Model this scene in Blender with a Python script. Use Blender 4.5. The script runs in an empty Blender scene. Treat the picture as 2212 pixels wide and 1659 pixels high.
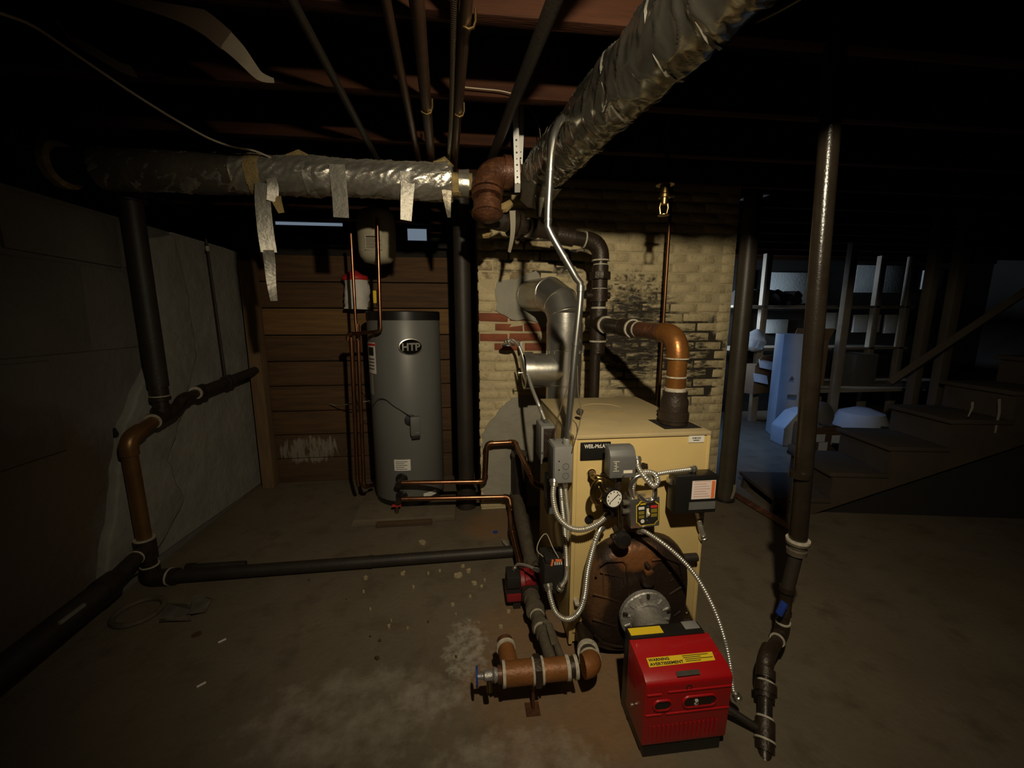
import bpy, bmesh, math, random
from mathutils import Vector, Matrix, noise
R = math.radians
random.seed(7)
scn = bpy.context.scene
COL = scn.collection
# ------------------------------------------------------------------ camera
CAM_H, FPX = 1.35, 850.0
TH, PS = R(9.32), R(6.36)
cd = bpy.data.cameras.new('camera'); cd.sensor_width = 36.0; cd.lens = 36.0 * FPX / 2212.0
cd.clip_start = 0.02; cd.clip_end = 60
cam = bpy.data.objects.new('camera', cd); COL.objects.link(cam)
cam.location = (0, 0, CAM_H); cam.rotation_euler = (R(90) - TH, 0, -PS)
scn.camera = cam
# ------------------------------------------------------------------ world, lamps, exposure
w = bpy.data.worlds.new('world'); scn.world = w; w.use_nodes = True
w.node_tree.nodes['Background'].inputs[0].default_value = (0.30, 0.42, 0.62, 1)
w.node_tree.nodes['Background'].inputs[1].default_value = 0.0
def lamp(name, kind, loc, energy, color, rot=(0, 0, 0), **kw):
    l = bpy.data.lights.new(name, kind); l.energy = energy; l.color = color
    for k, v in kw.items(): setattr(l, k, v)
    o = bpy.data.objects.new(name, l); COL.objects.link(o); o.location = loc; o.rotation_euler = rot
    return o
def aim(frm, to): return (Vector(to) - Vector(frm)).to_track_quat('-Z', 'Y').to_euler()
ASSUMED_LIGHT = Vector((0.22, 0.10, 2.00)); ASSUMED_LIGHT_AIM = Vector((0.62, 2.2, 1.00))
lamp('assumed_main_light', 'SPOT', ASSUMED_LIGHT, 117.0, (1.0, 0.86, 0.62), aim(ASSUMED_LIGHT, ASSUMED_LIGHT_AIM), shadow_soft_size=0.025, spot_size=R(126), spot_blend=1.0)  # assumed spot placed by the shadow directions; its source is not in view
WL = Vector((2.03, 4.05, 1.80)); 
lamp('storeroom_daylight_lamp', 'AREA', WL, 11.0, (0.26, 0.48, 1.0), aim(WL, (2.85, 4.0, 0.0)), shape='RECTANGLE', size=0.5, size_y=0.9, spread=R(95))  # area lamp standing in for unseen storeroom daylight; its window is made up
WL2 = Vector((2.03, 4.95, 1.75))
lamp('far_wall_fill', 'AREA', WL2, 16.0, (0.66, 0.82, 1.0), aim(WL2, (4.4, 5.30, 1.30)), shape='RECTANGLE', size=0.4, size_y=0.4, spread=R(70))  # fill lamp added to brighten the plaster panels of the far wall
scn.view_settings.view_transform = 'Standard'; scn.view_settings.look = 'None'
scn.view_settings.gamma = 1.0; scn.view_settings.use_curve_mapping = False
scn.view_settings.exposure = 0.0

# ------------------------------------------------------------------ measuring helpers (a sight line cut at a known depth, side or height)
def ray(u, v):
    a = (u - 1106) / FPX; b = (829.5 - v) / FPX
    fh = math.cos(TH) + b * math.sin(TH); up = -math.sin(TH) + b * math.cos(TH)
    return Vector((a * math.cos(PS) + fh * math.sin(PS), -a * math.sin(PS) + fh * math.cos(PS), up))
EYE = Vector((0, 0, CAM_H))
def at(u, v, Y): r = ray(u, v); return EYE + r * (Y / r.y)
def atx(u, v, X): r = ray(u, v); return EYE + r * (X / r.x)
def fl(u, v, z=0.0): r = ray(u, v); return EYE + r * ((z - CAM_H) / r.z)
V = Vector

# ------------------------------------------------------------------ materials
MATS = {}
def mat(name, col, rough=0.6, metal=0.0, col2=None, ns=6.0, lo=0.35, hi=0.65, bump=0.0, bs=60.0, coat=0.0, stretch=(1, 1, 1), emit=None, spec=0.5, col3=None, ns3=30.0):
    if name in MATS: return MATS[name]
    m = bpy.data.materials.new(name); m.use_nodes = True; MATS[name] = m
    nt = m.node_tree; b = nt.nodes['Principled BSDF']
    b.inputs['Base Color'].default_value = (*col, 1); b.inputs['Roughness'].default_value = rough
    b.inputs['Metallic'].default_value = metal; b.inputs['Coat Weight'].default_value = coat
    b.inputs['Specular IOR Level'].default_value = spec
    if emit: b.inputs['Emission Color'].default_value = (*emit[0], 1); b.inputs['Emission Strength'].default_value = emit[1]
    if col2 or bump:
        g = nt.nodes.new('ShaderNodeNewGeometry'); mp = nt.nodes.new('ShaderNodeMapping')
        mp.inputs['Scale'].default_value = stretch
        nt.links.new(g.outputs['Position'], mp.inputs['Vector'])
    last = None
    def layer(prev, c2, sc, l, h):
        n = nt.nodes.new('ShaderNodeTexNoise'); n.inputs['Scale'].default_value = sc; n.inputs['Detail'].default_value = 5; n.inputs['Roughness'].default_value = 0.62
        nt.links.new(mp.outputs[0], n.inputs['Vector'])
        r = nt.nodes.new('ShaderNodeMapRange'); r.inputs['From Min'].default_value = l; r.inputs['From Max'].default_value = h
        nt.links.new(n.outputs['Fac'], r.inputs['Value'])
        x = nt.nodes.new('ShaderNodeMix'); x.data_type = 'RGBA'
        if prev is None: x.inputs['A'].default_value = (*col, 1)
        else: nt.links.new(prev, x.inputs['A'])
        x.inputs['B'].default_value = (*c2, 1)
        nt.links.new(r.outputs[0], x.inputs['Factor'])
        return x.outputs['Result']
    if col2: last = layer(None, col2, ns, lo, hi)
    if col3: last = layer(last, col3, ns3, 0.52, 0.72)
    if last is not None: nt.links.new(last, b.inputs['Base Color'])
    if bump:
        n = nt.nodes.new('ShaderNodeTexNoise'); n.inputs['Scale'].default_value = bs; n.inputs['Detail'].default_value = 4
        nt.links.new(mp.outputs[0], n.inputs['Vector'])
        bp = nt.nodes.new('ShaderNodeBump'); bp.inputs['Strength'].default_value = bump; bp.inputs['Distance'].default_value = 0.01
        nt.links.new(n.outputs['Fac'], bp.inputs['Height']); nt.links.new(bp.outputs[0], b.inputs['Normal'])
    m['col_out'] = 0
    return m
def stain(m, col, center, radius, ns, thr, soft=0.12, stretch=(1, 1, 1), amount=1.0, edge=0.35):
    """add a stain with its own ragged outline around a world position to a material"""
    nt = m.node_tree; b = nt.nodes['Principled BSDF']
    g = nt.nodes.new('ShaderNodeNewGeometry'); mp = nt.nodes.new('ShaderNodeMapping')
    mp.inputs['Location'].default_value = tuple(-c / r for c, r in zip(center, radius)); mp.inputs['Scale'].default_value = tuple(1 / r for r in radius)
    nt.links.new(g.outputs['Position'], mp.inputs['Vector'])
    ln = nt.nodes.new('ShaderNodeVectorMath'); ln.operation = 'LENGTH'; nt.links.new(mp.outputs[0], ln.inputs[0])
    fall = nt.nodes.new('ShaderNodeMapRange'); fall.interpolation_type = 'SMOOTHSTEP'
    fall.inputs['From Min'].default_value = 1.0; fall.inputs['From Max'].default_value = edge; fall.inputs['To Max'].default_value = 0.5
    nt.links.new(ln.outputs['Value'], fall.inputs['Value'])
    m2 = nt.nodes.new('ShaderNodeMapping'); m2.inputs['Scale'].default_value = stretch; nt.links.new(g.outputs['Position'], m2.inputs['Vector'])
    n = nt.nodes.new('ShaderNodeTexNoise'); n.inputs['Scale'].default_value = ns; n.inputs['Detail'].default_value = 6; n.inputs['Roughness'].default_value = 0.65
    nt.links.new(m2.outputs[0], n.inputs['Vector'])
    ad = nt.nodes.new('ShaderNodeMath'); ad.operation = 'ADD'; nt.links.new(fall.outputs[0], ad.inputs[0]); nt.links.new(n.outputs['Fac'], ad.inputs[1])
    th = nt.nodes.new('ShaderNodeMapRange'); th.inputs['From Min'].default_value = thr; th.inputs['From Max'].default_value = thr + soft; th.inputs['To Max'].default_value = amount
    nt.links.new(ad.outputs[0], th.inputs['Value'])
    x = nt.nodes.new('ShaderNodeMix'); x.data_type = 'RGBA'
    s = b.inputs['Base Color']
    if s.is_linked: nt.links.new(s.links[0].from_socket, x.inputs['A'])
    else: x.inputs['A'].default_value = s.default_value
    x.inputs['B'].default_value = (*col, 1); nt.links.new(th.outputs[0], x.inputs['Factor']); nt.links.new(x.outputs['Result'], s)
    return m

m_floor = mat('concrete_floor', (0.122, 0.096, 0.062), 0.62, 0, (0.162, 0.130, 0.086), 2.2, 0.3, 0.7, 0.25, 45, col3=(0.100, 0.076, 0.049), ns3=7)
stain(m_floor, (0.27, 0.125, 0.04), (0.35, 1.35, 0), (0.62, 0.75, 1), 3.0, 0.72, 0.40, amount=0.55)
stain(m_floor, (0.27, 0.125, 0.04), (0.2, 2.45, 0), (0.40, 0.35, 1), 4.0, 0.72, 0.35, amount=0.5)
stain(m_floor, (0.36, 0.32, 0.25), (-0.03, 1.45, 0), (0.17, 0.30, 1), 30.0, 0.88, 0.22, amount=0.75)
stain(m_floor, (0.32, 0.28, 0.21), (-0.15, 1.25, 0), (0.30, 0.10, 1), 22.0, 0.88, 0.3, amount=0.6)
stain(m_floor, (0.46, 0.42, 0.34), (-0.42, 1.22, 0), (0.62, 0.32, 1), 13.0, 0.84, 0.45, amount=0.45)
stain(m_floor, (0.46, 0.41, 0.32), (0.12, 0.98, 0), (0.50, 0.24, 1), 15.0, 0.86, 0.40, amount=0.45)
m_conc = mat('old_parged_wall', (0.125, 0.115, 0.100), 0.9, 0, (0.17, 0.16, 0.14), 3.0, 0.3, 0.7, 0.5, 30)
stain(m_conc, (0.10, 0.070, 0.044), (-1.74, 1.55, 0.55), (1, 0.75, 0.70), 2.5, 0.62, 0.25, amount=0.9)
m_parge = mat('pale_parging', (0.29, 0.275, 0.235), 0.9, 0, (0.21, 0.20, 0.17), 4.0, 0.3, 0.7, 0.9, 16)
m_brickp = mat('cream_painted_brick', (0.63, 0.52, 0.30), 0.75, 0, (0.53, 0.43, 0.24), 7.0, 0.35, 0.7, 0.45, 70, col3=(0.40, 0.31, 0.17), ns3=34)
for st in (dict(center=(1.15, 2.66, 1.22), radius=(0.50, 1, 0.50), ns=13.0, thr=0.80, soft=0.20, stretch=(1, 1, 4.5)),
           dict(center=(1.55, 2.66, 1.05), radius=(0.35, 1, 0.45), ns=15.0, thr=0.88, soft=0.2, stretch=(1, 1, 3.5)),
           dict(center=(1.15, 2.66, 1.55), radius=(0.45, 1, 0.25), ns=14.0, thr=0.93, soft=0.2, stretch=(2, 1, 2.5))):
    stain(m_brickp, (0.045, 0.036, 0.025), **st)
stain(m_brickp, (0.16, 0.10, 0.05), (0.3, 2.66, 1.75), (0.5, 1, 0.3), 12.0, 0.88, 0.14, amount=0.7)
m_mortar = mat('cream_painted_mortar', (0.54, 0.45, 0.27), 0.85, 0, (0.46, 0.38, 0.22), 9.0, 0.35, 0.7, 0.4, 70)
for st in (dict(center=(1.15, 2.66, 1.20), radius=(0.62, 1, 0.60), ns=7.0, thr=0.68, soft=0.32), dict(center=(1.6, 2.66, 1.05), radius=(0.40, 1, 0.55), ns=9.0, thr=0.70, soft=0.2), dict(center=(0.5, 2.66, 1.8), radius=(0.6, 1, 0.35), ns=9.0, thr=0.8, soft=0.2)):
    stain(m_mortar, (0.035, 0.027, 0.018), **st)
m_brickr = mat('bare_red_brick', (0.30, 0.085, 0.035), 0.85, 0, (0.20, 0.06, 0.03), 9.0, 0.35, 0.7, 0.5, 80)
m_cement = mat('grey_cement_patch', (0.37, 0.345, 0.27), 0.85, 0, (0.28, 0.26, 0.205), 6.0, 0.3, 0.7, 0.45, 35)
m_board = [mat('brown_board_%d' % i, c, 0.8, 0, c2, 5.0, 0.35, 0.7, 0.3, 40, stretch=(0.6, 1, 9)) for i, (c, c2) in enumerate((
    ((0.125, 0.062, 0.022), (0.065, 0.033, 0.013)), ((0.23, 0.118, 0.036), (0.135, 0.068, 0.022)), ((0.095, 0.050, 0.020), (0.052, 0.028, 0.012))))]
for b_ in m_board: stain(b_, (0.26, 0.22, 0.17), (-1.32, 3.30, 0.28), (0.42, 1, 0.20), 14.0, 0.86, 0.12, stretch=(3, 1, 0.6), amount=0.8)
m_stud = mat('tan_stud_wood', (0.19, 0.115, 0.052), 0.8, 0, (0.12, 0.07, 0.032), 6.0, 0.35, 0.7, 0.3, 40, stretch=(6, 6, 0.6))
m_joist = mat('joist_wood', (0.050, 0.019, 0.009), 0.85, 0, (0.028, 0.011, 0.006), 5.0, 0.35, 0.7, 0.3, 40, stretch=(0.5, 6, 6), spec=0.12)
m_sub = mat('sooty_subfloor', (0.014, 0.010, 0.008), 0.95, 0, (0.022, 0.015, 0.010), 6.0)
m_void = mat('near_black', (0.018, 0.015, 0.012), 0.95)
m_gold = mat('tan_boiler_enamel', (0.64, 0.475, 0.195), 0.42, 0, (0.585, 0.43, 0.175), 3.0, 0.35, 0.7, 0.03, 120)
m_goldtop = mat('dusty_boiler_top', (0.50, 0.385, 0.19), 0.7, 0, (0.42, 0.33, 0.18), 7.0, 0.35, 0.7, 0.05, 90)
m_black = mat('black_plastic', (0.012, 0.011, 0.010), 0.35)
m_blackm = mat('black_matte', (0.014, 0.012, 0.010), 0.6)
m_white = mat('white_label', (0.75, 0.72, 0.64), 0.6)
m_cream = mat('cream_print', (0.80, 0.74, 0.55), 0.5)
m_iron = mat('black_iron_pipe', (0.026, 0.020, 0.015), 0.36, 0.3, (0.042, 0.028, 0.018), 9.0, 0.35, 0.7, 0.15, 90)
m_irond = mat('dull_black_pipe', (0.022, 0.018, 0.014), 0.55, 0.1, (0.035, 0.026, 0.018), 8.0, 0.35, 0.7, 0.1, 80)
m_fit = mat('brown_iron_fitting', (0.026, 0.018, 0.012), 0.42, 0.3, (0.045, 0.029, 0.018), 14.0, 0.35, 0.7, 0.25, 120)
m_seal = mat('pale_thread_sealant', (0.50, 0.45, 0.35), 0.7, 0, (0.28, 0.25, 0.19), 60, 0.4, 0.7)
m_rust = mat('rusty_iron', (0.125, 0.048, 0.022), 0.42, 0.3, (0.070, 0.030, 0.016), 14.0, 0.35, 0.7, 0.4, 70, col3=(0.20, 0.080, 0.032), ns3=22)
m_rustp = mat('rust_brown_pipe', (0.25, 0.095, 0.022), 0.5, 0.2, (0.17, 0.065, 0.02), 10.0, 0.35, 0.7, 0.25, 80)
m_orange = mat('heat_tinted_pipe', (0.33, 0.135, 0.030), 0.34, 0.6, (0.18, 0.068, 0.022), 7.0, 0.35, 0.7, 0.1, 80)
m_copper = mat('copper', (0.50, 0.235, 0.125), 0.30, 1.0, (0.26, 0.12, 0.065), 9.0, 0.35, 0.7)
m_copperd = mat('tarnished_copper', (0.24, 0.115, 0.050), 0.38, 0.9, (0.15, 0.075, 0.035), 9.0, 0.35, 0.7)
m_brass = mat('brass', (0.36, 0.25, 0.10), 0.34, 1.0, (0.22, 0.15, 0.06), 20.0)
m_galv = mat('galvanized_sheet', (0.60, 0.58, 0.52), 0.32, 0.88, (0.48, 0.46, 0.41), 12.0, 0.3, 0.7, 0.06, 40)
m_emt = mat('steel_conduit', (0.66, 0.65, 0.60), 0.28, 0.95, (0.56, 0.55, 0.50), 14.0)
m_flex = mat('flexible_steel_armour', (0.62, 0.59, 0.51), 0.34, 0.75)
m_foil = mat('silver_foil_wrap', (0.66, 0.62, 0.54), 0.33, 0.82, (0.50, 0.46, 0.38), 6.0, 0.35, 0.7, 0.25, 34, stretch=(1, 1, 2))
m_foil2 = mat('olive_foil_wrap', (0.31, 0.295, 0.245), 0.22, 0.92, (0.22, 0.205, 0.165), 5.0, 0.35, 0.7, 0.12, 24)
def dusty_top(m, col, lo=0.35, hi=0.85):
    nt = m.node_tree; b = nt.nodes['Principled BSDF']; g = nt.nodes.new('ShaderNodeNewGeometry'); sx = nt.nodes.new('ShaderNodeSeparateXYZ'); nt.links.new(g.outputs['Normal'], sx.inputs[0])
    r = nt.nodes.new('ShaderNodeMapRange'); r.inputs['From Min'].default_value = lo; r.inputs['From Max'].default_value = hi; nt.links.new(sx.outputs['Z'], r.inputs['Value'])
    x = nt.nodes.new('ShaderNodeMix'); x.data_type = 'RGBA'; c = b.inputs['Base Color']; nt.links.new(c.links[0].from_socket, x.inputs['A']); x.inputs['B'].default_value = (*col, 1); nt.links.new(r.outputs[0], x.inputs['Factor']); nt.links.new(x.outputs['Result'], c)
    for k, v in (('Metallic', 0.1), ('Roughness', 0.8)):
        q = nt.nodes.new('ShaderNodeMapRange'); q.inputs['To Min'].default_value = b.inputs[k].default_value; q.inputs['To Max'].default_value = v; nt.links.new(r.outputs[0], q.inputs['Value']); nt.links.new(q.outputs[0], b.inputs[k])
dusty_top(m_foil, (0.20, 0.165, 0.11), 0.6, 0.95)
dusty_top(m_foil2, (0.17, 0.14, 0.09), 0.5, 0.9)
m_foild = mat('dusty_foil_wrap', (0.20, 0.175, 0.13), 0.42, 0.65, (0.13, 0.11, 0.08), 6.0, 0.35, 0.7, 0.5, 26)
m_tape = mat('foil_tape', (0.36, 0.34, 0.29), 0.46, 0.6, (0.28, 0.26, 0.22), 18, 0.35, 0.7, 0.25, 50)
m_strap = mat('galvanized_strap', (0.62, 0.61, 0.57), 0.5, 0.4)
m_fibre = mat('yellow_fibreglass', (0.36, 0.26, 0.10), 0.95, 0, (0.22, 0.15, 0.06), 30.0, 0.35, 0.7, 0.8, 120)
m_box = mat('grey_box_paint', (0.27, 0.265, 0.245), 0.55, 0.2, (0.22, 0.215, 0.20), 12.0, 0.35, 0.7, 0.05, 90)
m_boxd = mat('slate_grey_plastic', (0.15, 0.148, 0.14), 0.5, 0.1, (0.125, 0.123, 0.118), 10.0)
m_chrome = mat('bright_zinc_box', (0.66, 0.63, 0.55), 0.25, 0.9, (0.50, 0.47, 0.40), 18)
m_cast = mat('cast_aluminium', (0.46, 0.44, 0.40), 0.5, 0.7, (0.33, 0.31, 0.28), 24, 0.35, 0.7, 0.4, 90)
m_red = mat('red_burner_enamel', (0.42, 0.006, 0.008), 0.38, 0, (0.36, 0.005, 0.007), 4.0, 0.35, 0.7, 0.02, 90, coat=0.2)
m_dred = mat('dark_red_pump_paint', (0.22, 0.010, 0.014), 0.5)
m_yel = mat('yellow_label', (0.80, 0.56, 0.02), 0.5)
m_redl = mat('red_print', (0.62, 0.03, 0.03), 0.5)
m_orangep = mat('orange_print', (0.80, 0.18, 0.05), 0.5)
m_blue = mat('blue_handle', (0.015, 0.045, 0.26), 0.45)
m_tank = mat('grey_tank_skin', (0.165, 0.165, 0.152), 0.45, 0.1, (0.150, 0.150, 0.139), 3.0, 0.3, 0.7, 0.02, 60)
m_pail = mat('cream_tank_paint', (0.50, 0.45, 0.32), 0.5, 0, (0.40, 0.36, 0.25), 12)
m_dust0 = mat('dark_lint', (0.05, 0.04, 0.03), 0.95)
m_wire = mat('brown_wire', (0.10, 0.07, 0.04), 0.6)
m_cable = mat('pale_cable', (0.34, 0.29, 0.21), 0.6)
m_card = mat('cardboard', (0.24, 0.155, 0.085), 0.85, 0, (0.20, 0.13, 0.07), 8)
m_cardw = mat('white_carton', (0.46, 0.47, 0.48), 0.7, 0, (0.40, 0.41, 0.42), 5)
m_plaster = mat('white_plaster', (0.62, 0.64, 0.62), 0.9, 0, (0.50, 0.52, 0.50), 4, 0.35, 0.7, 0.2, 40)
m_shelf = mat('grey_shelf_wood', (0.30, 0.255, 0.20), 0.8, 0, (0.22, 0.185, 0.14), 7, 0.35, 0.7, 0.2, 40)
m_stair = mat('brown_stair_paint', (0.070, 0.053, 0.034), 0.65, 0, (0.055, 0.041, 0.027), 5, 0.35, 0.7, 0.1, 50)
m_bag = mat('clear_plastic', (0.45, 0.47, 0.50), 0.2, 0, None)
m_bag.node_tree.nodes['Principled BSDF'].inputs['Transmission Weight'].default_value = 0.6
m_sky = mat('daylit_pane', (0.5, 0.6, 0.7), 0.2, 0, emit=((0.55, 0.70, 0.9), 0.24))

# ------------------------------------------------------------------ mesh builder
def fillet(pts, br, n=7):
    pts = [V(p) for p in pts]; out = [pts[0]]; arcs = []
    for i in range(1, len(pts) - 1):
        a, p, c = pts[i - 1], pts[i], pts[i + 1]
        d1 = (a - p); d2 = (c - p); l = min(br, d1.length * 0.49, d2.length * 0.49)
        s = p + d1.normalized() * l; e = p + d2.normalized() * l; arc = []
        for k in range(n + 1):
            t = k / n; arc.append(s * (1 - t) ** 2 + p * 2 * t * (1 - t) + e * t * t)
        arcs.append(arc); out += arc
    out.append(pts[-1]); return out, arcs
def smoothpath(pts, step):
    pts = [V(p) for p in pts]; P = [pts[0] * 2 - pts[1]] + pts + [pts[-1] * 2 - pts[-2]]; out = []
    for i in range(1, len(P) - 2):
        n = max(2, int((P[i + 1] - P[i]).length / step))
        for k in range(n):
            t = k / n
            out.append(0.5 * ((2 * P[i]) + (P[i + 1] - P[i - 1]) * t + (2 * P[i - 1] - 5 * P[i] + 4 * P[i + 1] - P[i + 2]) * t * t + (3 * P[i] - P[i - 1] - 3 * P[i + 1] + P[i + 2]) * t ** 3))
    out.append(pts[-1]); return out
class G:
    def __init__(s): s.v = []; s.f = []
    def add(s, vs, fs):
        o = len(s.v); s.v += [V(p) for p in vs]; s.f += [tuple(i + o for i in f) for f in fs]; return s
    def box(s, lo, hi, rot=None, c=None):
        x0, y0, z0 = lo; x1, y1, z1 = hi
        vs = [V(p) for p in ((x0, y0, z0), (x1, y0, z0), (x1, y1, z0), (x0, y1, z0), (x0, y0, z1), (x1, y0, z1), (x1, y1, z1), (x0, y1, z1))]
        if rot is not None:
            c = V(c) if c is not None else (V(lo) + V(hi)) / 2
            vs = [rot @ (p - c) + c for p in vs]
        return s.add(vs, [(0, 3, 2, 1), (4, 5, 6, 7), (0, 1, 5, 4), (1, 2, 6, 5), (2, 3, 7, 6), (3, 0, 4, 7)])
    def tube(s, pts, r, n=16, cap=True, wob=None):
        pts = [V(p) for p in pts]; m = len(pts)
        rs = r if isinstance(r, (list, tuple)) else [r] * m
        T = [(pts[min(i + 1, m - 1)] - pts[max(i - 1, 0)]).normalized() for i in range(m)]
        ref = V((0, 0, 1)) if abs(T[0].z) < 0.9 else V((1, 0, 0))
        a = (ref - T[0] * ref.dot(T[0])).normalized(); vs = []
        for i in range(m):
            a = (a - T[i] * a.dot(T[i])).normalized(); b = T[i].cross(a)
            for k in range(n):
                t = 2 * math.pi * k / n; d = a * math.cos(t) + b * math.sin(t); rr = rs[i]
                if wob: rr = wob(pts[i] + d * rr, i, t, rr)
                vs.append(pts[i] + d * rr)
        fs = [(i * n + k, i * n + (k + 1) % n, (i + 1) * n + (k + 1) % n, (i + 1) * n + k) for i in range(m - 1) for k in range(n)]
        if cap: fs += [tuple(range(n - 1, -1, -1)), tuple(range((m - 1) * n, m * n))]
        return s.add(vs, fs)
    def cyl(s, a, b, r, n=20, r2=None): return s.tube([a, b], [r, r if r2 is None else r2], n)
    def lathe(s, prof, o, ax=(0, 0, 1), n=28, cap=True):
        o = V(o); ax = V(ax).normalized(); ref = V((0, 0, 1)) if abs(ax.z) < 0.9 else V((1, 0, 0))
        a = (ref - ax * ref.dot(ax)).normalized(); b = ax.cross(a); vs = []
        for r, h in prof:
            r = max(r, 1e-4)
            for k in range(n): t = 2 * math.pi * k / n; vs.append(o + ax * h + (a * math.cos(t) + b * math.sin(t)) * r)
        m = len(prof)
        fs = [(i * n + k, i * n + (k + 1) % n, (i + 1) * n + (k + 1) % n, (i + 1) * n + k) for i in range(m - 1) for k in range(n)]
        if cap: fs += [tuple(range(n - 1, -1, -1)), tuple(range((m - 1) * n, m * n))]
        return s.add(vs, fs)
    def prism(s, poly, d):
        poly = [V(p) for p in poly]; d = V(d); n = len(poly)
        return s.add(poly + [p + d for p in poly], [tuple(range(n)), tuple(range(2 * n - 1, n - 1, -1))] + [(i, i + n, (i + 1) % n + n, (i + 1) % n) for i in range(n)])
    def ribbon(s, pts, wdir, wd, th=0.002):
        pts = [V(p) for p in pts]; m = len(pts); vs = []
        for i, p in enumerate(pts):
            t = (pts[min(i + 1, m - 1)] - pts[max(i - 1, 0)]).normalized()
            wv = wdir[i] if isinstance(wdir, list) else V(wdir)
            wv = (wv - t * wv.dot(t)).normalized(); nn = t.cross(wv)
            ww = wd[i] if isinstance(wd, (list, tuple)) else wd
            vs += [p - wv * ww / 2 - nn * th / 2, p + wv * ww / 2 - nn * th / 2, p + wv * ww / 2 + nn * th / 2, p - wv * ww / 2 + nn * th / 2]
        fs = [(i * 4 + k, i * 4 + (k + 1) % 4, i * 4 + 4 + (k + 1) % 4, i * 4 + 4 + k) for i in range(m - 1) for k in range(4)]
        fs += [(3, 2, 1, 0), tuple(range((m - 1) * 4, m * 4))]
        return s.add(vs, fs)
    def mesh(s, name, bevel=0, smooth=True, seg=2, ang=38):
        me = bpy.data.meshes.new(name); me.from_pydata([tuple(p) for p in s.v], [], s.f)
        bm = bmesh.new(); bm.from_mesh(me)
        bmesh.ops.recalc_face_normals(bm, faces=bm.faces[:])
        if bevel: bmesh.ops.bevel(bm, geom=[e for e in bm.edges if len(e.link_faces) == 2 and e.calc_face_angle() > 0.5], offset=bevel, segments=seg, affect='EDGES', profile=0.6)
        bm.to_mesh(me); bm.free()
        if smooth:
            me.polygons.foreach_set('use_smooth', [True] * len(me.polygons)); me.set_sharp_from_angle(angle=R(ang))
        return me
    def build(s, name, m, parent=None, bevel=0, smooth=True, **kw):
        me = s.mesh(name, bevel, smooth, **kw); me.materials.append(m)
        return link(name, me, parent)
def link(name, me, parent=None):
    o = bpy.data.objects.new(name, me); COL.objects.link(o)
    if parent is not None: o.parent = parent; o.matrix_parent_inverse = parent_inv(parent)
    return o
def parent_inv(p):
    mw = Matrix.Translation(p.location)
    q = p.parent
    while q is not None: q = q.parent
    return mw.inverted()
def tag(o, label, cat, group=None):
    o['label'] = label; o['category'] = cat
    if group: o['group'] = group
    return o
def thing(name, label, cat, loc=(0, 0, 0), group=None):
    o = bpy.data.objects.new(name, None); COL.objects.link(o); o.location = loc; o.empty_display_size = 0.05
    return tag(o, label, cat, group)
def struct(o): o['kind'] = 'structure'; return o
def text(name, body, size, loc, m, parent, rot=(90, 0, 0), sx=1.0, align='LEFT', bold=0.0, width=None):
    cu = bpy.data.curves.new(name, 'FONT'); cu.body = body; cu.size = size; cu.align_x = align; cu.extrude = 0.0004; cu.offset = bold
    t = bpy.data.objects.new(name, cu); COL.objects.link(t)
    me = bpy.data.meshes.new_from_object(t); COL.objects.unlink(t); bpy.data.objects.remove(t)
    from mathutils import Euler
    if width: xs_ = [v_.co.x for v_ in me.vertices]; sx = width / (max(xs_) - min(xs_))
    M = Matrix.Translation(loc) @ Euler([R(a) for a in rot]).to_matrix().to_4x4() @ Matrix.Diagonal((sx, 1, 1, 1))
    me.transform(M); me.materials.clear(); me.materials.append(m)
    return link(name, me, parent)
def band(t, p, d, r, l, m, name='sealant_ring'):
    d = V(d).normalized(); return G().cyl(V(p) - d * l / 2, V(p) + d * l / 2, r, 20).build(name, m, t)
def run(name, label, cat, pts, r, m, fm=None, br=None, er=1.22, seal=None, group=None, skip=(), n=18, th=None, caps=True):
    """a pipe run: straight pipe parts, elbow parts at the corners and thread-sealant rings"""
    pts = [V(p) for p in pts]; br = br or r * 2.2; fm = fm or m
    t = th or thing(name, label, cat, pts[0], group)
    _, arcs = fillet(pts, br)
    cur = pts[0]
    for i in range(len(pts) - 1):
        end = arcs[i][0] if i < len(arcs) else pts[-1]
        G().tube([cur, end], r, n).build('pipe', m, t)
        if i < len(arcs):
            a = arcs[i]; d0 = (a[0] - cur).normalized(); d1 = (pts[i + 2] - a[-1]).normalized()
            if i in skip: G().tube(a, r, n, cap=False).build('bend', m, t)
            else:
                G().tube([a[0] - d0 * r * 0.7] + a + [a[-1] + d1 * r * 0.7], r * er, n).build('elbow', fm, t)
                if seal: band(t, a[0] - d0 * r * 0.8, d0, r * er * 1.02, r * 0.28, seal); band(t, a[-1] + d1 * r * 0.8, d1, r * er * 1.02, r * 0.28, seal)
            cur = a[-1]
    return t
def coupling(t, p, d, r, l, m, name='coupling', rim=1.12):
    d = V(d).normalized(); p = V(p)
    return G().lathe([(r, -l / 2), (r * rim, -l / 2 + 0.001), (r * rim, -l * 0.3), (r, -l * 0.28), (r, l * 0.28), (r * rim, l * 0.3), (r * rim, l / 2 - 0.001), (r, l / 2)], p, d, 22).build(name, m, t)
def flexg(pts, r, pitch=0.0075):
    r = r * 0.92
    P = smoothpath(pts, pitch / 4); return G().tube(P, [r * (0.80, 0.95, 1.04, 0.95)[i % 4] for i in range(len(P))], 10)
def flex(name, label, pts, r=0.0105, cat='conduit', ends=True, group=None):
    t = thing(name, label, cat, pts[0], group)
    flexg(pts, r).build('armoured_hose', m_flex, t, smooth=True, ang=60)
    if ends:
        for p, q in ((pts[0], pts[1]), (pts[-1], pts[-2])):
            d = (V(q) - V(p)).normalized(); G().lathe([(r * 1.35, -0.008), (r * 1.6, -0.008), (r * 1.6, 0.004), (r * 1.35, 0.006), (r * 1.3, 0.018), (r, 0.019)], p, d, 10).build('connector', m_chrome, t)
    return t
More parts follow.
